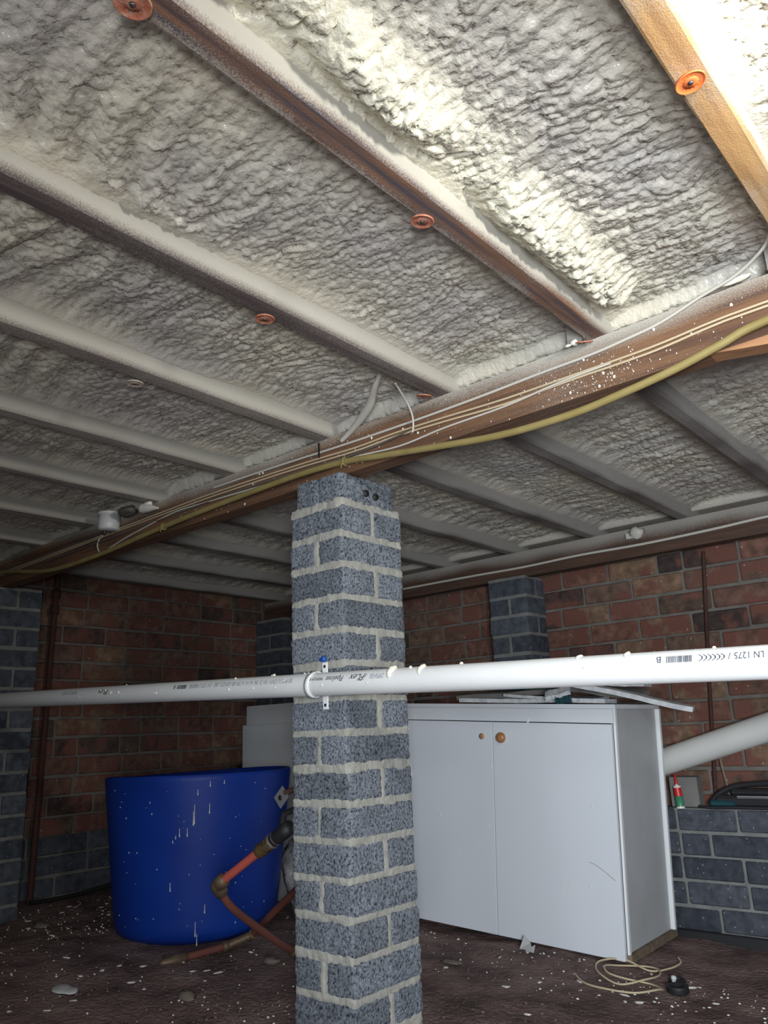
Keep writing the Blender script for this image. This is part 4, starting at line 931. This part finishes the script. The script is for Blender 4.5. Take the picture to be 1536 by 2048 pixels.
# coil of tan cable
pts = []
def g(x, y, h=.004): return on(x, y, h)
loop = [(-1.447, 2.577), (-1.38, 2.516), (-1.306, 2.502), (-1.22, 2.525), (-1.171, 2.589), (-1.184, 2.653), (-1.237, 2.68), (-1.308, 2.65), (-1.366, 2.652), (-1.397, 2.698), (-1.379, 2.768), (-1.312, 2.818), (-1.258, 2.803), (-1.234, 2.745), (-1.249, 2.669), (-1.31, 2.618), (-1.376, 2.63), (-1.424, 2.682), (-1.429, 2.739), (-1.375, 2.799), (-1.285, 2.793), (-1.242, 2.857), (-1.23, 2.923), (-1.249, 2.956)]
b = MB(); b.tube(spline([g(x, y, .005+.004*(i % 5)) for i, (x, y) in enumerate(loop)], 7), .0032, 8)
tag(b.build('cable', M['cable']), 'loose coil of tan cable on the ground in front of the cabinet', 'cable')
b = MB(); x, y, z = on(-1.145, 2.675, .0); b.lathe((x, y, z), (0, 0, 1), ((0, .030), (.004, .034), (.016, .033), (.022, .034), (.022, .026), (.006, .025), (.005, 0)), 28)
tag(b.build('rubber_ring', M['black']), 'black rubber ring on the ground right of the coil of cable', 'ring')
b = MB(); x, y, z = on(-1.185, 2.77, .0); b.lathe((x, y, z), (0, 0, 1), ((0, .026), (.006, .029), (.010, .026), (.010, .020), (.004, .019)), 28)
tag(b.build('rubber_ring', M['black']), 'thinner black ring behind the rubber ring near the cabinet', 'ring')
b = MB(); x, y, z = on(-1.172, 2.715, .02); b.lathe((x, y, z), (.1, 0, 1), ((-.008, .006), (.004, .007), (.006, .009), (.014, .008), (.016, 0)), 12)
tag(b.build('screw_cap', M['box']), 'small pale cap between the two black rings', 'cap')
b = MB(); x, y, z = on(-1.70, 2.70, .008)
b.add([(x-.03, y, z), (x+.03, y-.015, z+.005), (x+.012, y+.01, z+.022), (x-.02, y+.02, z+.04), (x-.022, y+.006, z+.012)], [(0, 1, 2, 4), (4, 2, 3), (0, 4, 3)])
b.add([(x+.0, y-.01, z), (x+.04, y-.02, z), (x+.03, y+.01, z+.018)], [(0, 1, 2)])
o = b.build('paper_scrap', M['box']); sm = o.modifiers.new('solid', 'SOLIDIFY'); sm.thickness = .0015
tag(o, 'crumpled grey scrap of paper on the ground under the cabinet front', 'scrap')
b = MB(); x, y, z = on(-1.824, 2.403, .006); b.blob((x, y, z), .040, .016, .008, 6, .5, 10, True); b.blob((x+.03, y+.01, z), .016, .012, .006, 8, .5, 8, True)
tag(b.build('timber_chip', M['slate']), 'brown chip of wood on the ground right of the pier', 'chip')
for i, (x, y, lab) in enumerate(((-2.27, 1.99, 'dark stone on the ground left of the pier below the red pipe'), (-2.23, 1.62, 'small dark clod at the left of the pier foot'), (-3.35, 1.72, 'dark stone on the gravel near the left pier'))):
    b = MB(); b.blob(on(x, y, .004), .035, .025, .014, 60+i, .6, 10, True); tag(b.build('stone', M['slate']), lab, 'stone')
# foam flakes : larger ones one by one, fine crumbs as stuff
protos = []
for i in range(5):
    b = MB(); b.blob((0, 0, .001), .012+.002*i, .0075+.001*(i % 3), .0035, 90+i, .9, 9, True); protos.append(b)
meshes = []
for i, p in enumerate(protos):
    o = p.build('foam_flake', M['white']); meshes.append(o)
rs = random.Random(5); first = set(); cnt = 0
def ok(x, y):
    if x > -1.38 and y > 2.80: return False
    if -2.42 < x < -1.3 and y > 2.74: return False
    if (x+2.914)**2+(y-2.155)**2 < .34**2: return False
    if -1.62 < x < -1.39 and 1.46 < y < 1.74: return False
    return -3.7 < x < -.6 and y < 3.25
spots = []
for cx, cy, n_, s_ in ((-2.45, 1.80, 9, .10), (-3.2, 1.55, 10, .18), (-2.5, 1.3, 10, .25), (-1.9, 2.1, 8, .3), (-1.35, 2.4, 10, .25), (-.95, 2.75, 12, .2), (-1.5, 2.0, 8, .3), (-3.35, 1.9, 8, .12)):
    for _ in range(n_):
        for __ in range(20):
            x, y = rs.gauss(cx, s_), rs.gauss(cy, s_)
            if ok(x, y): spots.append((x, y)); break
for i, (x, y) in enumerate(spots):
    src = meshes[i % 5]
    if src not in first: o = src; first.add(src)
    else: o = src.copy(); C.objects.link(o)
    s = rs.uniform(.45, 1.0); o.scale = (s, s*rs.uniform(.7, 1.2), s); o.rotation_euler = (0, 0, rs.uniform(0, 6.28)); o.location = on(x, y, .001)
    tag(o, 'small white flake of spray foam lying on the bare earth', 'foam flake', 'foam flakes on the ground')
b = MB(); rs2 = random.Random(99)
for i in range(2600):
    x, y = rs2.uniform(-3.7, -.3), rs2.uniform(1.0, 3.28)
    if noise.noise(Vector((x*2.1, y*2.1, 9)))+rs2.random()*.7 < .25 or not ok(x, y): continue
    r = rs2.choice((.002, .003, .004, .006)); b.blob(on(x, y, -.0005), r*1.3, r, r*.8, i, .6, 5)
tag(b.build('gravel', M['gravel']), 'small grey-brown gravel and dirt clods strewn over the earth', 'gravel', kind='stuff')
b = MB(); n_ = 0
while n_ < 1500:
    x, y = rs.uniform(-3.7, -.5), rs.uniform(1.0, 3.28)
    dens = .35+.9*noise.noise(Vector((x*1.6, y*1.6, 4)))
    if x < -3.0 or x > -1.2: dens += .35
    if rs.random() > dens or not ok(x, y): continue
    r = rs.choice((.0016, .0022, .003, .004)); b.blob(on(x, y, .001), r*1.4, r, r*.7, n_, .5, 5); n_ += 1
tag(b.build('foam_crumbs', M['white']), 'fine white foam crumbs scattered all over the dark earth', 'foam crumbs', kind='stuff')
